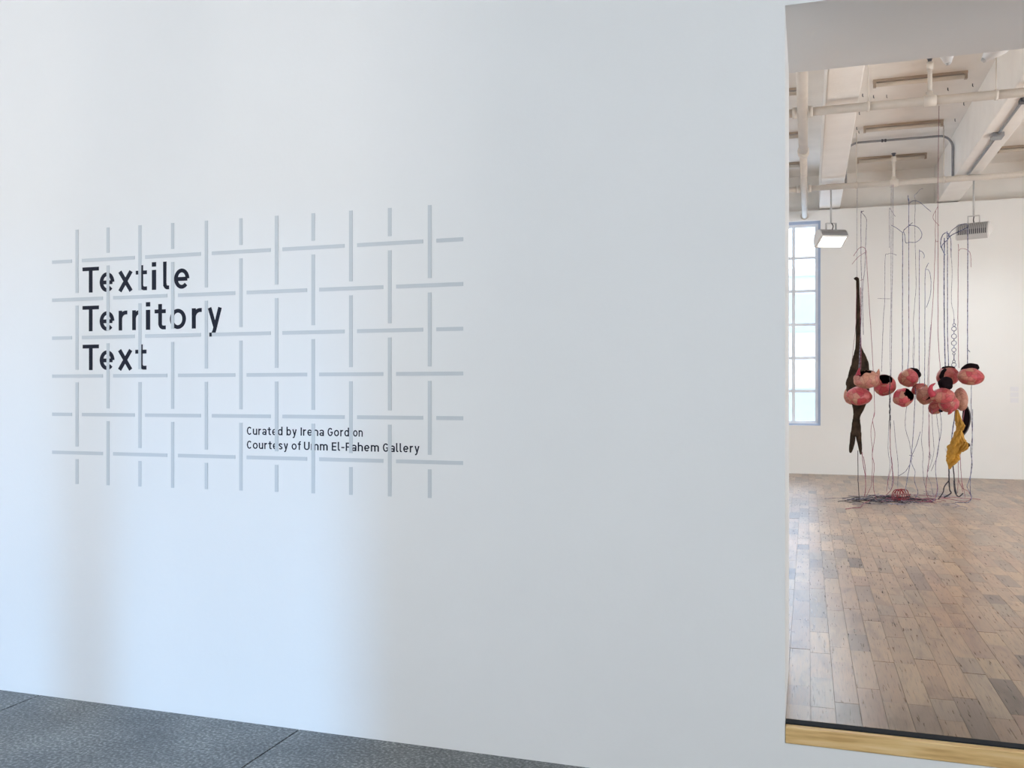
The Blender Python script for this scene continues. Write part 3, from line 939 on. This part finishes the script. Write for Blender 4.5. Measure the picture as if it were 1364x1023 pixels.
# spotlights whose tips peek below the lintel
def spotlight(tip, d, label):
    tip = Vector(tip); d = Vector(d).normalized()
    top = tip - d * 0.34
    root = empty('spotlight', (top.x, top.y, ZS)); tag(root, label, 'spotlight', 'spotlights behind the lintel')
    m = MB(); m.tube([top, tip - d * 0.20, tip - d * 0.12, tip - d * 0.015], [0.05, 0.075, 0.07, 0.022], 20); m.build('head', LAMP_WHITE, root, True)
    m = MB(); m.tube([tip - d * 0.02, tip], [0.024, 0.012], 16); m.build('cap', LAMP_GREY, root, True)
    m = MB(); m.tube([(top.x, top.y, ZS), (top.x, top.y, top.z)], 0.011, 10); m.build('stem', LAMP_GREY, root, True)


spotlight(at(1263, 87, 2.6), (0.10, 0.2, -0.8), 'white spotlight tip peeking under the lintel, left of two')
spotlight(at(1308.5, 82, 2.6), (-0.62, 0.1, -0.62), 'white spotlight tip peeking under the lintel, right of two')

# small caption cards on the far wall
for y, lab in ((518.3, 'top'), (525.7, 'middle'), (533.4, 'bottom')):
    c0 = at(1346, y - 3, YB); c1 = at(1356.5, y + 3, YB)
    m = MB(); m.box(c0.x, c1.x, YB - 0.012, YB - 0.0005, c1.z, c0.z)
    tag(m.build('caption_card', CARD), f'small white caption card on the far wall, {lab} of three', 'label', 'caption cards')

# ------------------------------------------------------------------ hanging sculpture
def noise_off(v, amp, freq, seed):
    return noise.noise(v * freq + Vector((seed * 7.3, seed * 3.1, -seed * 5.7))) * amp


def vessel(label, px, py, rx, ry, Y, seed, material, depth=None, roll=0.0, hole=None, horns=(), flaps=(), extra=None):
    """papier-mache bulb; hole = (dx, dy(depth), dz, half angle)"""
    c = at(px, py, Y)
    k = m_per_px(px, Y)
    ax, az = rx * k, ry * k
    ay = (depth or (rx + ry) / 2 * 0.95) * k
    root = empty('patchwork_vessel', (c.x, c.y, c.z)); tag(root, label, 'sculpture', 'hanging patchwork vessels')
    rot = Matrix.Rotation(math.radians(roll), 3, 'Y')

    def shell(scale, ang, name, mtl):
        bm = bmesh.new()
        bmesh.ops.create_icosphere(bm, subdivisions=4, radius=1.0)
        if hole:
            hd = Vector(hole[:3]).normalized()
            kill = []
            for v in bm.verts:
                if math.degrees(v.co.angle(hd)) < ang + noise_off(v.co, 14, 2.6, seed + 3):
                    kill.append(v)
            bmesh.ops.delete(bm, geom=kill, context='VERTS')
        for v in bm.verts:
            d = v.co.copy()
            f = 1 + noise_off(d, 0.13, 1.4, seed) + noise_off(d, 0.035, 4.0, seed + 1)
            q = rot @ Vector((d.x * ax, d.y * ay, d.z * az)) * f * scale
            v.co = q
        me = bpy.data.meshes.new(name); bm.to_mesh(me); bm.free()
        me.polygons.foreach_set('use_smooth', [True] * len(me.polygons))
        me.materials.append(mtl)
        o = bpy.data.objects.new(name, me); col.objects.link(o); o.parent = root
        return o
    shell(1.0, hole[3] if hole else 0, 'shell', material)
    if hole:
        shell(0.95, hole[3] - 3, 'lining', LINING)
    for pts, r0, mtl in horns:
        P = smooth_path([at(a, b, Y - yo) for a, b, yo in pts], 5)
        n = len(P)
        m = MB(); m.tube(P, [r0 * k * (1 - 0.88 * (i / (n - 1)) ** 1.2) for i in range(n)], 10)
        m.build('horn', mtl, root, True)
    for fx, fy, frx, fry, yo, froll in flaps:
        fc = at(fx, fy, Y + yo)
        bm = bmesh.new(); bmesh.ops.create_icosphere(bm, subdivisions=3, radius=1.0)
        fr_ = Matrix.Rotation(math.radians(froll), 3, 'Y')
        for v in bm.verts:
            d = v.co.copy()
            f = 1 + noise_off(d, 0.16, 1.6, seed + 9)
            v.co = fr_ @ Vector((d.x * frx * k, d.y * 0.55 * (frx + fry) / 2 * k, d.z * fry * k)) * f + (fc - c)
        me = bpy.data.meshes.new('dark_flap'); bm.to_mesh(me); bm.free()
        me.polygons.foreach_set('use_smooth', [True] * len(me.polygons)); me.materials.append(LINING)
        o = bpy.data.objects.new('dark_flap', me); col.objects.link(o); o.parent = root
    return root


YS = 8.25
vessel('beige two-horned vessel hanging in front of the dark finned form', 1154.5, 505, 16.5, 12.5, 7.95, 1, BEIGE, hole=(-0.35, -0.25, 1, 38),
       horns=[([(1143, 501, 0.0), (1143.5, 496, 0.0), (1144.8, 490, 0.0)], 3.8, RED), ([(1167, 501, 0.0), (1169.5, 497, 0), (1170.6, 491.5, 0)], 4.2, BEIGE)])
vessel('glossy pink and red patched vessel below the two-horned one', 1144.5, 527.3, 16, 12.2, 8.2, 2, PINK, roll=8)
vessel('beige vessel half hidden behind the dark finned form', 1133, 527, 8, 11.5, 8.72, 3, BEIGE)
vessel('round red-brown vessel with dark mouth right of the two-horned one', 1178, 513.2, 14.2, 14.2, 8.18, 4, PINK, hole=(0.10, -0.62, 0.78, 36))
vessel('pink vessel with a black flap, highest left of the middle', 1209.5, 503.8, 13, 12, 8.42, 5, PINK, flaps=[(1217, 497.5, 9.5, 7.5, 0.03, 28)])
vessel('round pink vessel with dark hole at upper right, lowest left of the middle', 1203.3, 529.3, 12.6, 13, 8.05, 6, PINK, hole=(0.66, -0.62, 0.42, 33))
vessel('small pale vessel tucked behind the middle of the cluster', 1225.5, 519.2, 10.6, 8.6, 8.46, 7, PINK)
vessel('pink and beige vessel with thin black thorn in the cluster middle', 1232, 527, 11.2, 11.8, 8.2, 8, BEIGE,
       horns=[([(1241, 525, 0.1), (1238.5, 529.5, 0.13), (1233, 533.3, 0.13)], 2.2, LINING)])
vessel('beige and red vessel with curled crimson horn and black gape', 1256, 527.8, 15.2, 10.6, 7.93, 9, PINK,
       horns=[([(1243.5, 527, 0.05), (1239.5, 521, 0.06), (1240.5, 514.5, 0.06), (1246, 510.4, 0.06)], 5.0, RED)],
       flaps=[(1259.8, 511.3, 9.4, 9.8, 0.05, 8)])
vessel('pink vessel with notched underside at the bottom of the cluster', 1264, 537.8, 12.6, 11.2, 8.14, 10, PINK,
       horns=[([(1264, 543, 0.04), (1265.5, 548, 0.04), (1263, 552.2, 0.04)], 5.2, PINK)])
vessel('small red vessel at the lower left of the cluster', 1246, 543.2, 8.9, 8.8, 8.38, 11, PINK, flaps=[(1253.5, 546.5, 3.0, 2.8, -0.06, 0)])
vessel('split pink vessel below the ring chain with black crest', 1262.5, 500.8, 14, 12.6, 8.42, 12, PINK,
       flaps=[(1263.5, 490.6, 8.5, 3.2, -0.02, 4), (1256, 498, 3.4, 8.0, -0.08, 22)])
vessel('oval pink vessel with a black lid, rightmost of all', 1293, 501.3, 16.4, 11, 8.15, 13, PINK, roll=6,
       flaps=[(1292, 491.3, 11.5, 7.2, 0.04, -14)], horns=[([(1305, 503, 0), (1308, 504.3, 0), (1310.4, 505.5, 0)], 4, PINK)])
vessel('upright beige oval vessel above the mustard cloth', 1280, 531.5, 8.7, 15.2, 8.40, 14, BEIGE, roll=-8)

# dark finned form
def px_rings(rows, Y, depth_ratio, n=18, rough=0.0, seed=0):
    rings = []
    for i, (y, xl, xr) in enumerate(rows):
        a = at(xl, y, Y); b = at(xr, y, Y)
        c = (a + b) / 2; hx = (b.x - a.x) / 2
        r = []
        for j in range(n):
            t = 2 * math.pi * j / n
            k = 1 + (noise_off(Vector((math.cos(t), math.sin(t), i * 0.35)), rough, 1.7, seed) if rough else 0)
            r.append(Vector((c.x + hx * math.cos(t) * k, c.y + max(hx, 0.015) * depth_ratio * math.sin(t) * k, c.z)))
        rings.append(r)
    return rings


def dense(rows, per=4):
    P = smooth_path([Vector((r[1], r[2], r[0])) for r in rows], per)
    return [(p.z, p.x, p.y) for p in P]


def q8(x, y):
    return 1120 + x / 3.935, 360 + y / 3.935


YF = 8.45
fin = empty('finned_form', at(1143, 605, YF)); tag(fin, 'tall dark brown leathery form with long neck and two hanging tails', 'sculpture')
rows = [(41, 80, 95), (60, 80, 97), (120, 80, 99), (220, 79, 102), (300, 78, 104), (390, 77, 107), (430, 70, 122), (470, 60, 140), (520, 46, 150), (560, 35, 152),
        (598, 25, 152), (640, 34, 147), (690, 52, 138), (735, 64, 118), (770, 64, 102), (792, 60, 102), (830, 55, 106), (870, 50, 107)]
rows = [(360 + y / 3.935, 1120 + a / 3.935, 1120 + b / 3.935) for y, a, b in rows]
m = MB(); m.loft(px_rings(dense(rows), YF, 0.62, 18, 0.10, 3)); m.build('body', HIDE, fin, True)
for rr in ([(850, 50, 80), (890, 47, 76), (920, 44, 70), (945, 43, 62), (957, 46, 55)], [(850, 74, 108), (890, 82, 109), (920, 90, 111), (945, 95, 111), (966, 101, 109)]):
    rr = [(360 + y / 3.935, 1120 + a / 3.935, 1120 + b / 3.935) for y, a, b in rr]
    m = MB(); m.loft(px_rings(dense(rr), YF - 0.01, 0.8, 14, 0.08, 5)); m.build('tail', HIDE, fin, True)
k = m_per_px(1141, YF)
m = MB(); m.tube(smooth_path([at(1142.3, 373.5, YF), at(1141.4, 371.2, YF), at(1139.4, 371.3, YF), at(1138.3, 372.3, YF)], 5), [2.2 * k] * 10 + [1.8 * k] * 5 + [1.1 * k], 10)
m.build('hook', HIDE, fin, True)
m = MB(); m.tube(smooth_path([at(*q8(104, 90), YF - 0.12), at(*q8(103, 250), YF - 0.12), at(*q8(106, 400), YF - 0.15), at(*q8(104, 520), YF - 0.24)], 6), 0.004, 6)
m.build('stitch', T_RED, fin, True)

# mustard cloth and black pod
def z8(x, y):
    return 1100 + x / 4.65, 470 + y / 4.65


YC = 8.16
pod = empty('black_pod', at(1286, 580, YC + 0.34)); tag(pod, 'black crescent pod hanging behind the mustard cloth', 'sculpture')
prow = [(318, 862, 872), (340, 852, 884), (380, 846, 892), (420, 845, 893), (460, 842, 884), (490, 843, 870), (515, 846, 853)]
prow = [(470 + y / 4.65, 1100 + a / 4.65, 1100 + b / 4.65) for y, a, b in prow]
m = MB(); m.loft(px_rings(dense(prow, 5), YC + 0.31, 0.8, 18, 0.06, 8)); m.build('shell', LINING, pod, True)
m = MB(); m.tube(smooth_path([at(*z8(869, 318), YC + 0.27), at(*z8(892, 370), YC + 0.27), at(*z8(894, 425), YC + 0.27), at(*z8(878, 478), YC + 0.27), at(*z8(851, 515), YC + 0.27)], 6), 0.006, 8)
m.build('rim', mat('pod_rim_grey', (0.10, 0.095, 0.10), 0.6), pod, True)
m = MB(); m.tube(smooth_path([at(*z8(852, 290), YC + 0.20), at(*z8(862, 322), YC + 0.22), at(*z8(852, 400), YC + 0.22), at(*z8(845, 470), YC + 0.24)], 6), 0.004, 6)
m.build('stitch', T_RED, pod, True)

cloth = empty('mustard_cloth', at(1264, 625, YC)); tag(cloth, 'crumpled mustard yellow cloth hanging on the right of the sculpture', 'cloth')


def crumple(rows, Y, ratio, seed, name, amp=0.28):
    rows = dense([(470 + y / 4.65, 1100 + a / 4.65, 1100 + b / 4.65) for y, a, b in rows], 5)
    n = 40
    rings = []
    for i, (y, xl, xr) in enumerate(rows):
        a = at(xl, y, Y); b = at(xr, y, Y)
        c = (a + b) / 2; hx = (b.x - a.x) / 2
        r = []
        for j in range(n):
            t = 2 * math.pi * j / n
            fold = 0.16 * math.sin(5 * t + i * 0.32 + seed) + 0.09 * math.sin(11 * t - i * 0.5 + seed * 2)
            kk = 1 + fold * amp / 0.28 + noise_off(Vector((math.cos(t) * 1.2, math.sin(t) * 1.2, i * 0.22)), amp, 1.8, seed)
            crease = 0.38 * abs(math.sin(t)) * math.sin(6.5 * math.cos(t) + i * 0.45 + seed * 1.7) + 0.2 * abs(math.sin(t)) * math.sin(13 * math.cos(t) - i * 0.8 + seed)
            r.append((c.x + hx * math.cos(t) * kk, c.y + max(hx, 0.03) * ratio * (math.sin(t) * kk + crease), c.z))
        rings.append(r)
    m = MB(); m.loft(rings)
    return m.build(name, YELLOW, cloth, True)


crumple([(352, 803, 820), (372, 801, 826), (410, 801, 842), (440, 803, 858), (462, 806, 859), (480, 808, 850), (490, 806, 838)], YC, 0.7, 2, 'fold', 0.17)
crumple([(478, 806, 842), (500, 796, 850), (530, 785, 858), (556, 772, 864), (585, 759, 856), (612, 753, 842), (632, 754, 826)], YC - 0.02, 0.75, 4, 'drape', 0.17)
crumple([(548, 852, 868), (562, 840, 885), (582, 832, 886), (598, 828, 876), (614, 826, 852)], YC - 0.05, 0.8, 6, 'fold', 0.08)
crumple([(615, 752, 820), (640, 750, 829), (662, 750, 828), (684, 753, 806), (702, 757, 784), (720, 762, 772)], YC - 0.03, 0.7, 9, 'drape', 0.17)
m = MB(); m.tube(smooth_path([at(*z8(738, 592), YC + 0.03), at(*z8(748, 602), YC + 0.03), at(*z8(756, 622), YC + 0.03)], 4), [0.008] * 4 + [0.016] * 4 + [0.006], 8); m.build('pale_tuft', CARD, cloth, True)
m = MB(); m.tube(smooth_path([at(*z8(868, 558), YC - 0.05), at(*z8(880, 566), YC - 0.05), at(*z8(884, 582), YC - 0.05)], 4), [0.012] * 4 + [0.02] * 4 + [0.008], 8); m.build('dark_hem', LINING, cloth, True)

# ring chain
YCH = 8.42
chain = empty('ring_chain', at(1271, 490, YCH)); tag(chain, 'small hanging chain of dark wire rings above the split vessel', 'chain')
k = m_per_px(1271, YCH)


def torus(cx, cy, r, tw, turn):
    c = at(cx, cy, YCH)
    n = 20
    rings = []
    for i in range(n):
        a = 2 * math.pi * i / n
        d = Vector((math.cos(a) * math.cos(turn), math.cos(a) * math.sin(turn), math.sin(a)))
        nr = Vector((-math.sin(turn), math.cos(turn), 0))
        rings.append([c + d * (r + tw * math.cos(b)) + nr * tw * math.sin(b) for b in [2 * math.pi * j / 6 for j in range(6)]])
    m = MB(); m.loft(rings + [rings[0]], False)
    return m


for cx_, cy_, r_ in ((1271, 432.7, 1.7), (1270.8, 438, 2.9), (1270.8, 448, 3.1), (1270.6, 457, 3.1), (1270.6, 466, 2.6), (1270.6, 471.2, 1.5), (1270.6, 481.5, 1.7), (1270.6, 486, 2.8)):
    torus(cx_, cy_, r_ * k, 0.0038, random.uniform(-0.35, 0.35)).build('link', T_BLUE, chain, True)
for (a, b) in ((425, 431.5), (441, 445), (451, 454), (460, 463.5), (473, 480)):
    m = MB(); m.tube([at(1270.9, a, YCH), at(1270.7, b, YCH)], 0.005, 6); m.build('connector', T_BLUE, chain, True)

# yarns and wires
TH = []


def thread(label, paths, Y, material, r, jit=0.0015):
    """paths: pixel polylines on the thread's own plane; entries may carry a third value, a depth offset"""
    root_p = paths[0]
    low = max((p for q in paths for p in q), key=lambda p: p[1])
    o = empty('hanging_yarn', at(low[0], low[1], Y)); tag(o, label, 'yarn', 'hanging yarns and wires')
    sd = len(TH)
    for i, q in enumerate(paths):
        P = [at(p[0], p[1], Y + (p[2] if len(p) > 2 else 0)) for p in q]
        P = smooth_path(P, 7, jit, sd * 10 + i)
        for v in P:
            v.z = max(v.z, ZW + r + 0.001)
        m = MB(); m.tube(P, r if i == 0 else r * 0.85, 6)
        m.build('strand', material, o, True)
    TH.append(o)
    return o


def floor_y(px, py):
    return at_z(px, py, ZW + 0.005).y


thread('fine grey thread holding the dark finned form from above', [[(1142, 246.5, 1.13), (1141.4, 290, 0.9), (1141.5, 373, 0)]], YF, T_GREY, 0.0022)
thread('fine wine thread slanting left from the finned neck', [[(1141.0, 373, 0), (1140, 430, -0.02), (1137, 460, 0.1), (1134, 490, 0.25), (1133, 520, 0.27)]], YF, T_RED, 0.0022)
thread('double dark wire with a bent hook rising beside the finned neck',
       [[(1150.5, 281), (1148, 282.5), (1147, 287), (1147, 350), (1148, 380), (1147.3, 420), (1145.5, 465), (1144, 500), (1143.5, 524)], [(1147.5, 283), (1152, 288), (1154.3, 295), (1153.2, 320), (1152, 357), (1150, 375), (1149, 400), (1150, 446)]], 8.22, T_GREY, 0.0042)
thread('wine red yarn looping at the top beside the finned neck',
       [[(1137, 341), (1143.5, 331.5), (1149, 329), (1152.8, 332), (1154, 340), (1156, 375), (1158.2, 410), (1162, 470), (1165, 545), (1162.5, 560), (1165.3, 580), (1162, 605), (1164.5, 620), (1163.3, 640), (1164.6, 656), (1169, 668.5)],
        [(1135, 352), (1143, 342.5), (1153.6, 335.5)], [(1150, 372), (1146, 373.5)]], 8.10, T_RED, 0.0030)
thread('wine red yarn with a kink falling left of the coil', [[(1165, 548), (1160, 575), (1162, 600), (1161.5, 640), (1159, 651), (1153.5, 662)]], 8.30, T_RED, 0.0026)
thread('grey wire with a shepherd-crook top left of the tall central pair',
       [[(1194.5, 340), (1188, 337.6), (1182.5, 338.5), (1179, 344), (1178.6, 395), (1176.5, 430), (1174.3, 495)]], 8.30, T_GREY, 0.0030)
thread('pale double yarn dropping from the rear sprinkler pipe, left of centre',
       [[(1189.5, 241), (1189.2, 340), (1188, 400), (1187.4, 470), (1186.5, 520), (1185.3, 560), (1186.2, 600), (1188.8, 632), (1187, 655)], [(1187.1, 243), (1186.9, 330), (1186.8, 400), (1185.6, 460), (1186.4, 520)],
        [(1184.8, 330), (1184.6, 281), (1186.5, 279.5), (1192.6, 288.5)], [(1169, 397.6), (1186.5, 398)]], 9.56, T_GREY, 0.0034)
thread('knotted dark yarn below the red-brown vessel',
       [[(1185, 500), (1185.2, 527), (1185.6, 572)], [(1185.5, 530), (1185.0, 545), (1186.0, 560)]], 8.02, T_BLACK, 0.0048, 0.006)
thread('violet yarn tail below the knotted dark yarn', [[(1185.6, 570), (1186, 600), (1188.2, 615), (1188.6, 622), (1190, 640), (1187, 652), (1180, 660)], [(1188, 620), (1183, 640), (1181, 655)]], 8.05, T_RED, 0.0035)
thread('grey yarn curving down just left of the coil', [[(1190.5, 560), (1193, 590), (1196.3, 618), (1196, 640), (1195.5, 660)]], 8.25, T_GREY, 0.0028)
thread('dark wire with a large lasso loop, centre left',
       [[(1202.3, 309), (1202.2, 400), (1202.1, 480), (1202, 500)], [(1187.2, 300), (1194, 303.5), (1202.5, 309.5), (1204.5, 306), (1210, 301), (1215.5, 296.5)],
        [(1203.5, 308), (1205.3, 314), (1206.6, 323.2), (1212, 322.8), (1220, 322.5), (1226, 318), (1228, 311.5), (1224, 304), (1217, 300.5), (1210.5, 301), (1204, 306.5)]], 8.42, T_BLUE, 0.0046)
thread('tall dark wire with an arm bowing out to the right, centre',
       [[(1209.4, 260), (1210, 268), (1210.5, 275), (1210.5, 400), (1210.5, 470), (1209, 492)], [(1211, 271), (1215, 268), (1220, 267.6), (1226, 270), (1233, 276), (1240, 282)]], 8.36, T_BLUE, 0.0040)
thread('thin violet wire with a bent tip, tallest in the middle',
       [[(1229.3, 251.2), (1226, 252.3), (1221, 257.5), (1218, 261), (1219.2, 268), (1218.5, 300), (1219.6, 350), (1220.3, 380), (1218.6, 402), (1216.8, 430), (1218, 461), (1217, 485), (1219, 516)]], 8.46, T_GREY, 0.0028)
thread('navy wire ending in a short crook, right of centre',
       [[(1230.5, 344), (1231.2, 340), (1228.5, 335.5), (1225.4, 334.6), (1224.6, 338), (1224.5, 400), (1224.4, 480), (1225, 515)]], 8.46, T_BLUE, 0.0036)
thread('navy wire with a long teardrop loop, right of centre',
       [[(1237.2, 350), (1234, 356), (1232.3, 364), (1232, 400), (1231.8, 480), (1231.6, 515)], [(1233, 359), (1236.3, 359.3), (1238.6, 363.5), (1240.2, 376), (1239.4, 392), (1236, 404), (1234, 409.5)]], 8.20, T_BLUE, 0.0034)
thread('faint thread zigzagging behind the middle wires', [[(1240, 432), (1238, 455), (1236.5, 480), (1235.5, 515)], [(1217, 450), (1216, 470), (1216.5, 490)]], 8.40, T_GREY, 0.0025)
hook = at_z(1251, 141, ZS)
thread('fine thread from a ceiling hook ending in a wine red triangle',
       [[(1251, 141), (1250, 200), (1249.2, 275)], [(1249.2, 275), (1243, 287.5), (1244.5, 293.5), (1251, 300.5)], [(1246.5, 281), (1246, 318), (1250, 321.5)]], hook.y, T_RED, 0.0028)
thread('wine red and navy yarn below the red triangle',
       [[(1249.2, 274, 0.25), (1249.5, 320, 0.22), (1249.5, 384, 0.15), (1249.7, 450, 0.05), (1253, 496, 0)], [(1246, 318), (1244.4, 365), (1242.8, 400), (1240, 440), (1237.5, 488), (1237, 515)]], 8.42, T_RED, 0.0034)
thread('thick navy yarn with a tangled top, left of the ring chain',
       [[(1258, 317), (1257.6, 380), (1258, 440), (1259.2, 490)], [(1253.5, 330), (1253, 322), (1255.5, 313.5), (1260, 310), (1264, 313), (1262.5, 319), (1257, 324), (1254.5, 330), (1259, 340)], [(1262, 318), (1268, 313), (1276, 309), (1289, 302.8)]], 8.40, T_BLUE, 0.0062)
thread('navy yarn with an arching wire, close beside the ring chain',
       [[(1261.6, 308), (1262, 330), (1262, 380), (1262.2, 440), (1263.5, 488)], [(1262.5, 315), (1267, 308), (1276, 301), (1286, 298), (1289, 300)], [(1264, 312), (1266.5, 320), (1267, 343)]], 8.44, T_BLUE, 0.0048)
thread('fine thread leading down to the ring chain', [[(1266, 330), (1268.3, 360), (1267.2, 400), (1270, 415), (1271, 426)]], YCH, T_GREY, 0.0024)
thread('rose yarn with a small arch below the right floodlight',
       [[(1276.3, 325), (1277, 332), (1276.5, 345), (1276, 400), (1276, 440), (1277, 482), (1277.5, 490)], [(1277, 334), (1280, 331.3), (1286, 331.8), (1291, 335), (1293, 341), (1293.4, 356)]], 8.22, T_RED, 0.0030)
thread('straight navy yarn above the rightmost vessel', [[(1289, 300), (1289.1, 355), (1288.9, 420), (1288.7, 488)], [(1289.5, 466), (1292, 469)]], 8.2, T_BLUE, 0.0052)

# lower strands
thread('black yarn dropping from the left tail to the floor', [[(1142.5, 600), (1143, 640), (1144, 655), (1144.3, 668)]], 8.10, T_BLACK, 0.0044)
thread('wine red yarn dropping from the right tail', [[(1148, 602), (1150, 620), (1152.8, 636), (1153, 652), (1151.3, 661.5)], [(1150, 608), (1152.6, 622), (1153, 635)]], 8.2, T_RED, 0.0040)
thread('grey yarn bending inward below the lowest left vessel', [[(1208, 540), (1206, 556), (1206.3, 572), (1211, 588), (1213.5, 602), (1215, 612)]], 8.12, T_GREY, 0.0028)
thread('navy yarn gathered at a knot right of the coil',
       [[(1219.6, 516), (1217.5, 560), (1215.5, 590), (1213.5, 608), (1211, 625), (1208, 640), (1206, 655)], [(1214.5, 600), (1214, 616), (1218.8, 628), (1218, 640), (1222.5, 655), (1219.5, 663.5)], [(1226, 575), (1221, 592), (1214.5, 607)], [(1211, 606.3), (1217, 607.5)], [(1212.5, 618), (1206, 628), (1197, 634)]], 8.15, T_BLUE, 0.0036)
thread('thin grey yarn falling behind the middle of the cluster', [[(1230, 535), (1229, 565), (1227.5, 587), (1229.6, 605), (1229, 622), (1231.5, 645), (1237, 660)]], 8.35, T_GREY, 0.0026)
thread('violet yarn swinging in a long curve to the floor', [[(1237, 540), (1237.6, 570), (1238, 604), (1236, 625), (1233.6, 645), (1234.5, 659), (1240, 668), (1244, 665), (1248.5, 652), (1246.3, 628), (1247, 610)]], 8.2, T_RED, 0.0030)
thread('grey violet yarn below the small red vessel', [[(1247.5, 550), (1249, 565), (1251.2, 582), (1249, 605), (1243.5, 620), (1240.3, 627.5)], [(1241, 545), (1242.5, 575), (1244, 600), (1241, 615), (1236, 628)]], 8.18, T_GREY, 0.0030)
thread('pale looped yarn falling between coil and black cords', [[(1238, 552), (1237, 585), (1238.5, 606), (1235, 630), (1240, 645), (1243, 660), (1243.6, 668)], [(1237.5, 604), (1240, 607), (1238.6, 612), (1236.5, 607)]], 8.24, T_GREY, 0.0026)
thread('navy yarn bowing widely right of the coil', [[(1252, 545), (1254, 570), (1249, 600), (1246, 625), (1249, 650), (1246, 664), (1234, 672)]], 8.14, T_BLUE, 0.0030)
thread('fine yarn bowing left beside the coil', [[(1184, 560), (1183, 600), (1185.5, 618), (1182.5, 640), (1185, 652), (1189, 645), (1189.5, 630)]], 8.22, T_GREY, 0.0026)
thread('slack wine yarn sweeping the floor below the rightmost vessel', [[(1277, 640), (1282, 650), (1290, 655), (1293.5, 664), (1284, 668), (1266, 665), (1250, 663)]], 8.3, T_RED, 0.0030)
thread('thick black cords spilling from the mustard cloth',
       [[(1264, 617), (1264.2, 638), (1265, 652), (1266.5, 657), (1257.5, 662.5)], [(1264.2, 640), (1258, 648), (1256, 656), (1250, 665)], [(1268.5, 612), (1270.5, 630), (1272, 648), (1274, 658)], [(1270.6, 640), (1272, 655), (1277, 661.5), (1283, 657)]], 8.3, T_BLACK, 0.0080, 0.001)
thread('violet yarns right of the black cords', [[(1279, 605), (1279.8, 625), (1281.5, 645), (1282, 655)], [(1276, 610), (1276.5, 635), (1275.5, 657)], [(1281, 640), (1284.5, 655), (1285.6, 663)]], 8.35, T_RED, 0.0032)
thread('navy yarn curling to the floor under the rightmost vessel',
       [[(1294, 508), (1293.6, 545), (1295, 580), (1293, 600), (1295, 620), (1291, 640), (1288, 648), (1292, 656), (1293.8, 664), (1286, 672), (1272, 676.5)], [(1295.5, 545), (1295, 600), (1292.5, 640), (1292.6, 660)]], 8.22, T_BLUE, 0.0036)
thread('navy cord behind the mustard cloth', [[(1276, 522), (1271, 560), (1268, 580), (1267, 602)]], 8.36, T_BLUE, 0.0065)

# tangle lying on the floor
rnd = random.Random(12)


def tangle(name, label, n, x0, x1, ya, yb, mtl, r, lo, hi, flat=0.5):
    m = MB()
    for i in range(n):
        px = rnd.uniform(x0, x1); py = rnd.uniform(ya, yb)
        p = at_z(px, py, ZW)
        L = rnd.uniform(lo, hi)
        a = rnd.uniform(-0.35, 0.35) + (math.pi if rnd.random() < 0.5 else 0)
        P = []
        q = p.copy()
        for s in range(6):
            P.append(Vector((q.x, q.y, ZW + 0.005 + rnd.uniform(0, 0.02) * (0 < s < 5))))
            a += rnd.uniform(-flat, flat)
            q += Vector((math.cos(a), math.sin(a) * 0.9, 0)) * L / 5
        m.tube(smooth_path(P, 4), r, 5)
    o = m.build(name, mtl, None, True)
    o['kind'] = 'stuff'
    tag(o, label, 'yarn')
    return o


tangle('yarn_tangle', 'dark matted yarn lying on the oak floor under the sculpture', 46, 1152, 1226, 663, 671, T_BLACK, 0.0036, 0.15, 0.5)
tangle('yarn_tangle', 'wine red yarn strewn along the floor under the sculpture', 13, 1150, 1272, 663, 673, T_RED, 0.0033, 0.2, 0.5)
tangle('yarn_tangle', 'fine grey yarn loosely strewn across the floor under the sculpture', 20, 1156, 1270, 659, 675, T_GREY, 0.0026, 0.2, 0.7, 0.8)
yl = floor_y(1145, 677)
m = MB(); m.tube(smooth_path([at_z(x, y, ZW + 0.006) for x, y in ((1126.5, 678), (1136, 676.5), (1146, 675.5), (1150, 671), (1160, 666))], 7), 0.0042, 6)
tag(m.build('loose_yarn_end', T_RED, None, True), 'single wine red yarn end trailing left across the floor', 'yarn')

# red wire coil
cc = at_z(1200, 667.5, ZW)
YK = cc.y
kk = m_per_px(1200, YK)
ctr = at(1199.6, 660.8, YK)
coil = empty('wire_coil', (ctr.x, ctr.y, ZW)); tag(coil, 'coil of dark red wire lying among the floor yarn', 'coil')
R_ = 7.6 * kk
P = []
turns = 5
for i in range(turns * 30 + 1):
    a = 2 * math.pi * i / 30
    u = i / (turns * 30)
    P.append(Vector((ctr.x + (u - 0.5) * 12.5 * kk + R_ * 0.80 * math.cos(a), ctr.y + (u - 0.5) * 0.16 + 0.30 * R_ * math.sin(a), ZW + R_ + 0.006 + R_ * math.sin(a + 0.25 * math.sin(u * 9)) * (0.93 + 0.07 * math.sin(u * 14)))))
m = MB(); m.tube(P, 0.0062, 7); m.build('wire', COIL, coil, True)
m = MB(); m.tube(smooth_path([at(1172, 662.5, YK), at(1185, 661.5, YK), at(1197, 662.5, YK), at(1213, 661.5, YK)], 6), 0.006, 6); m.build('core_cord', T_BLACK, coil, True)
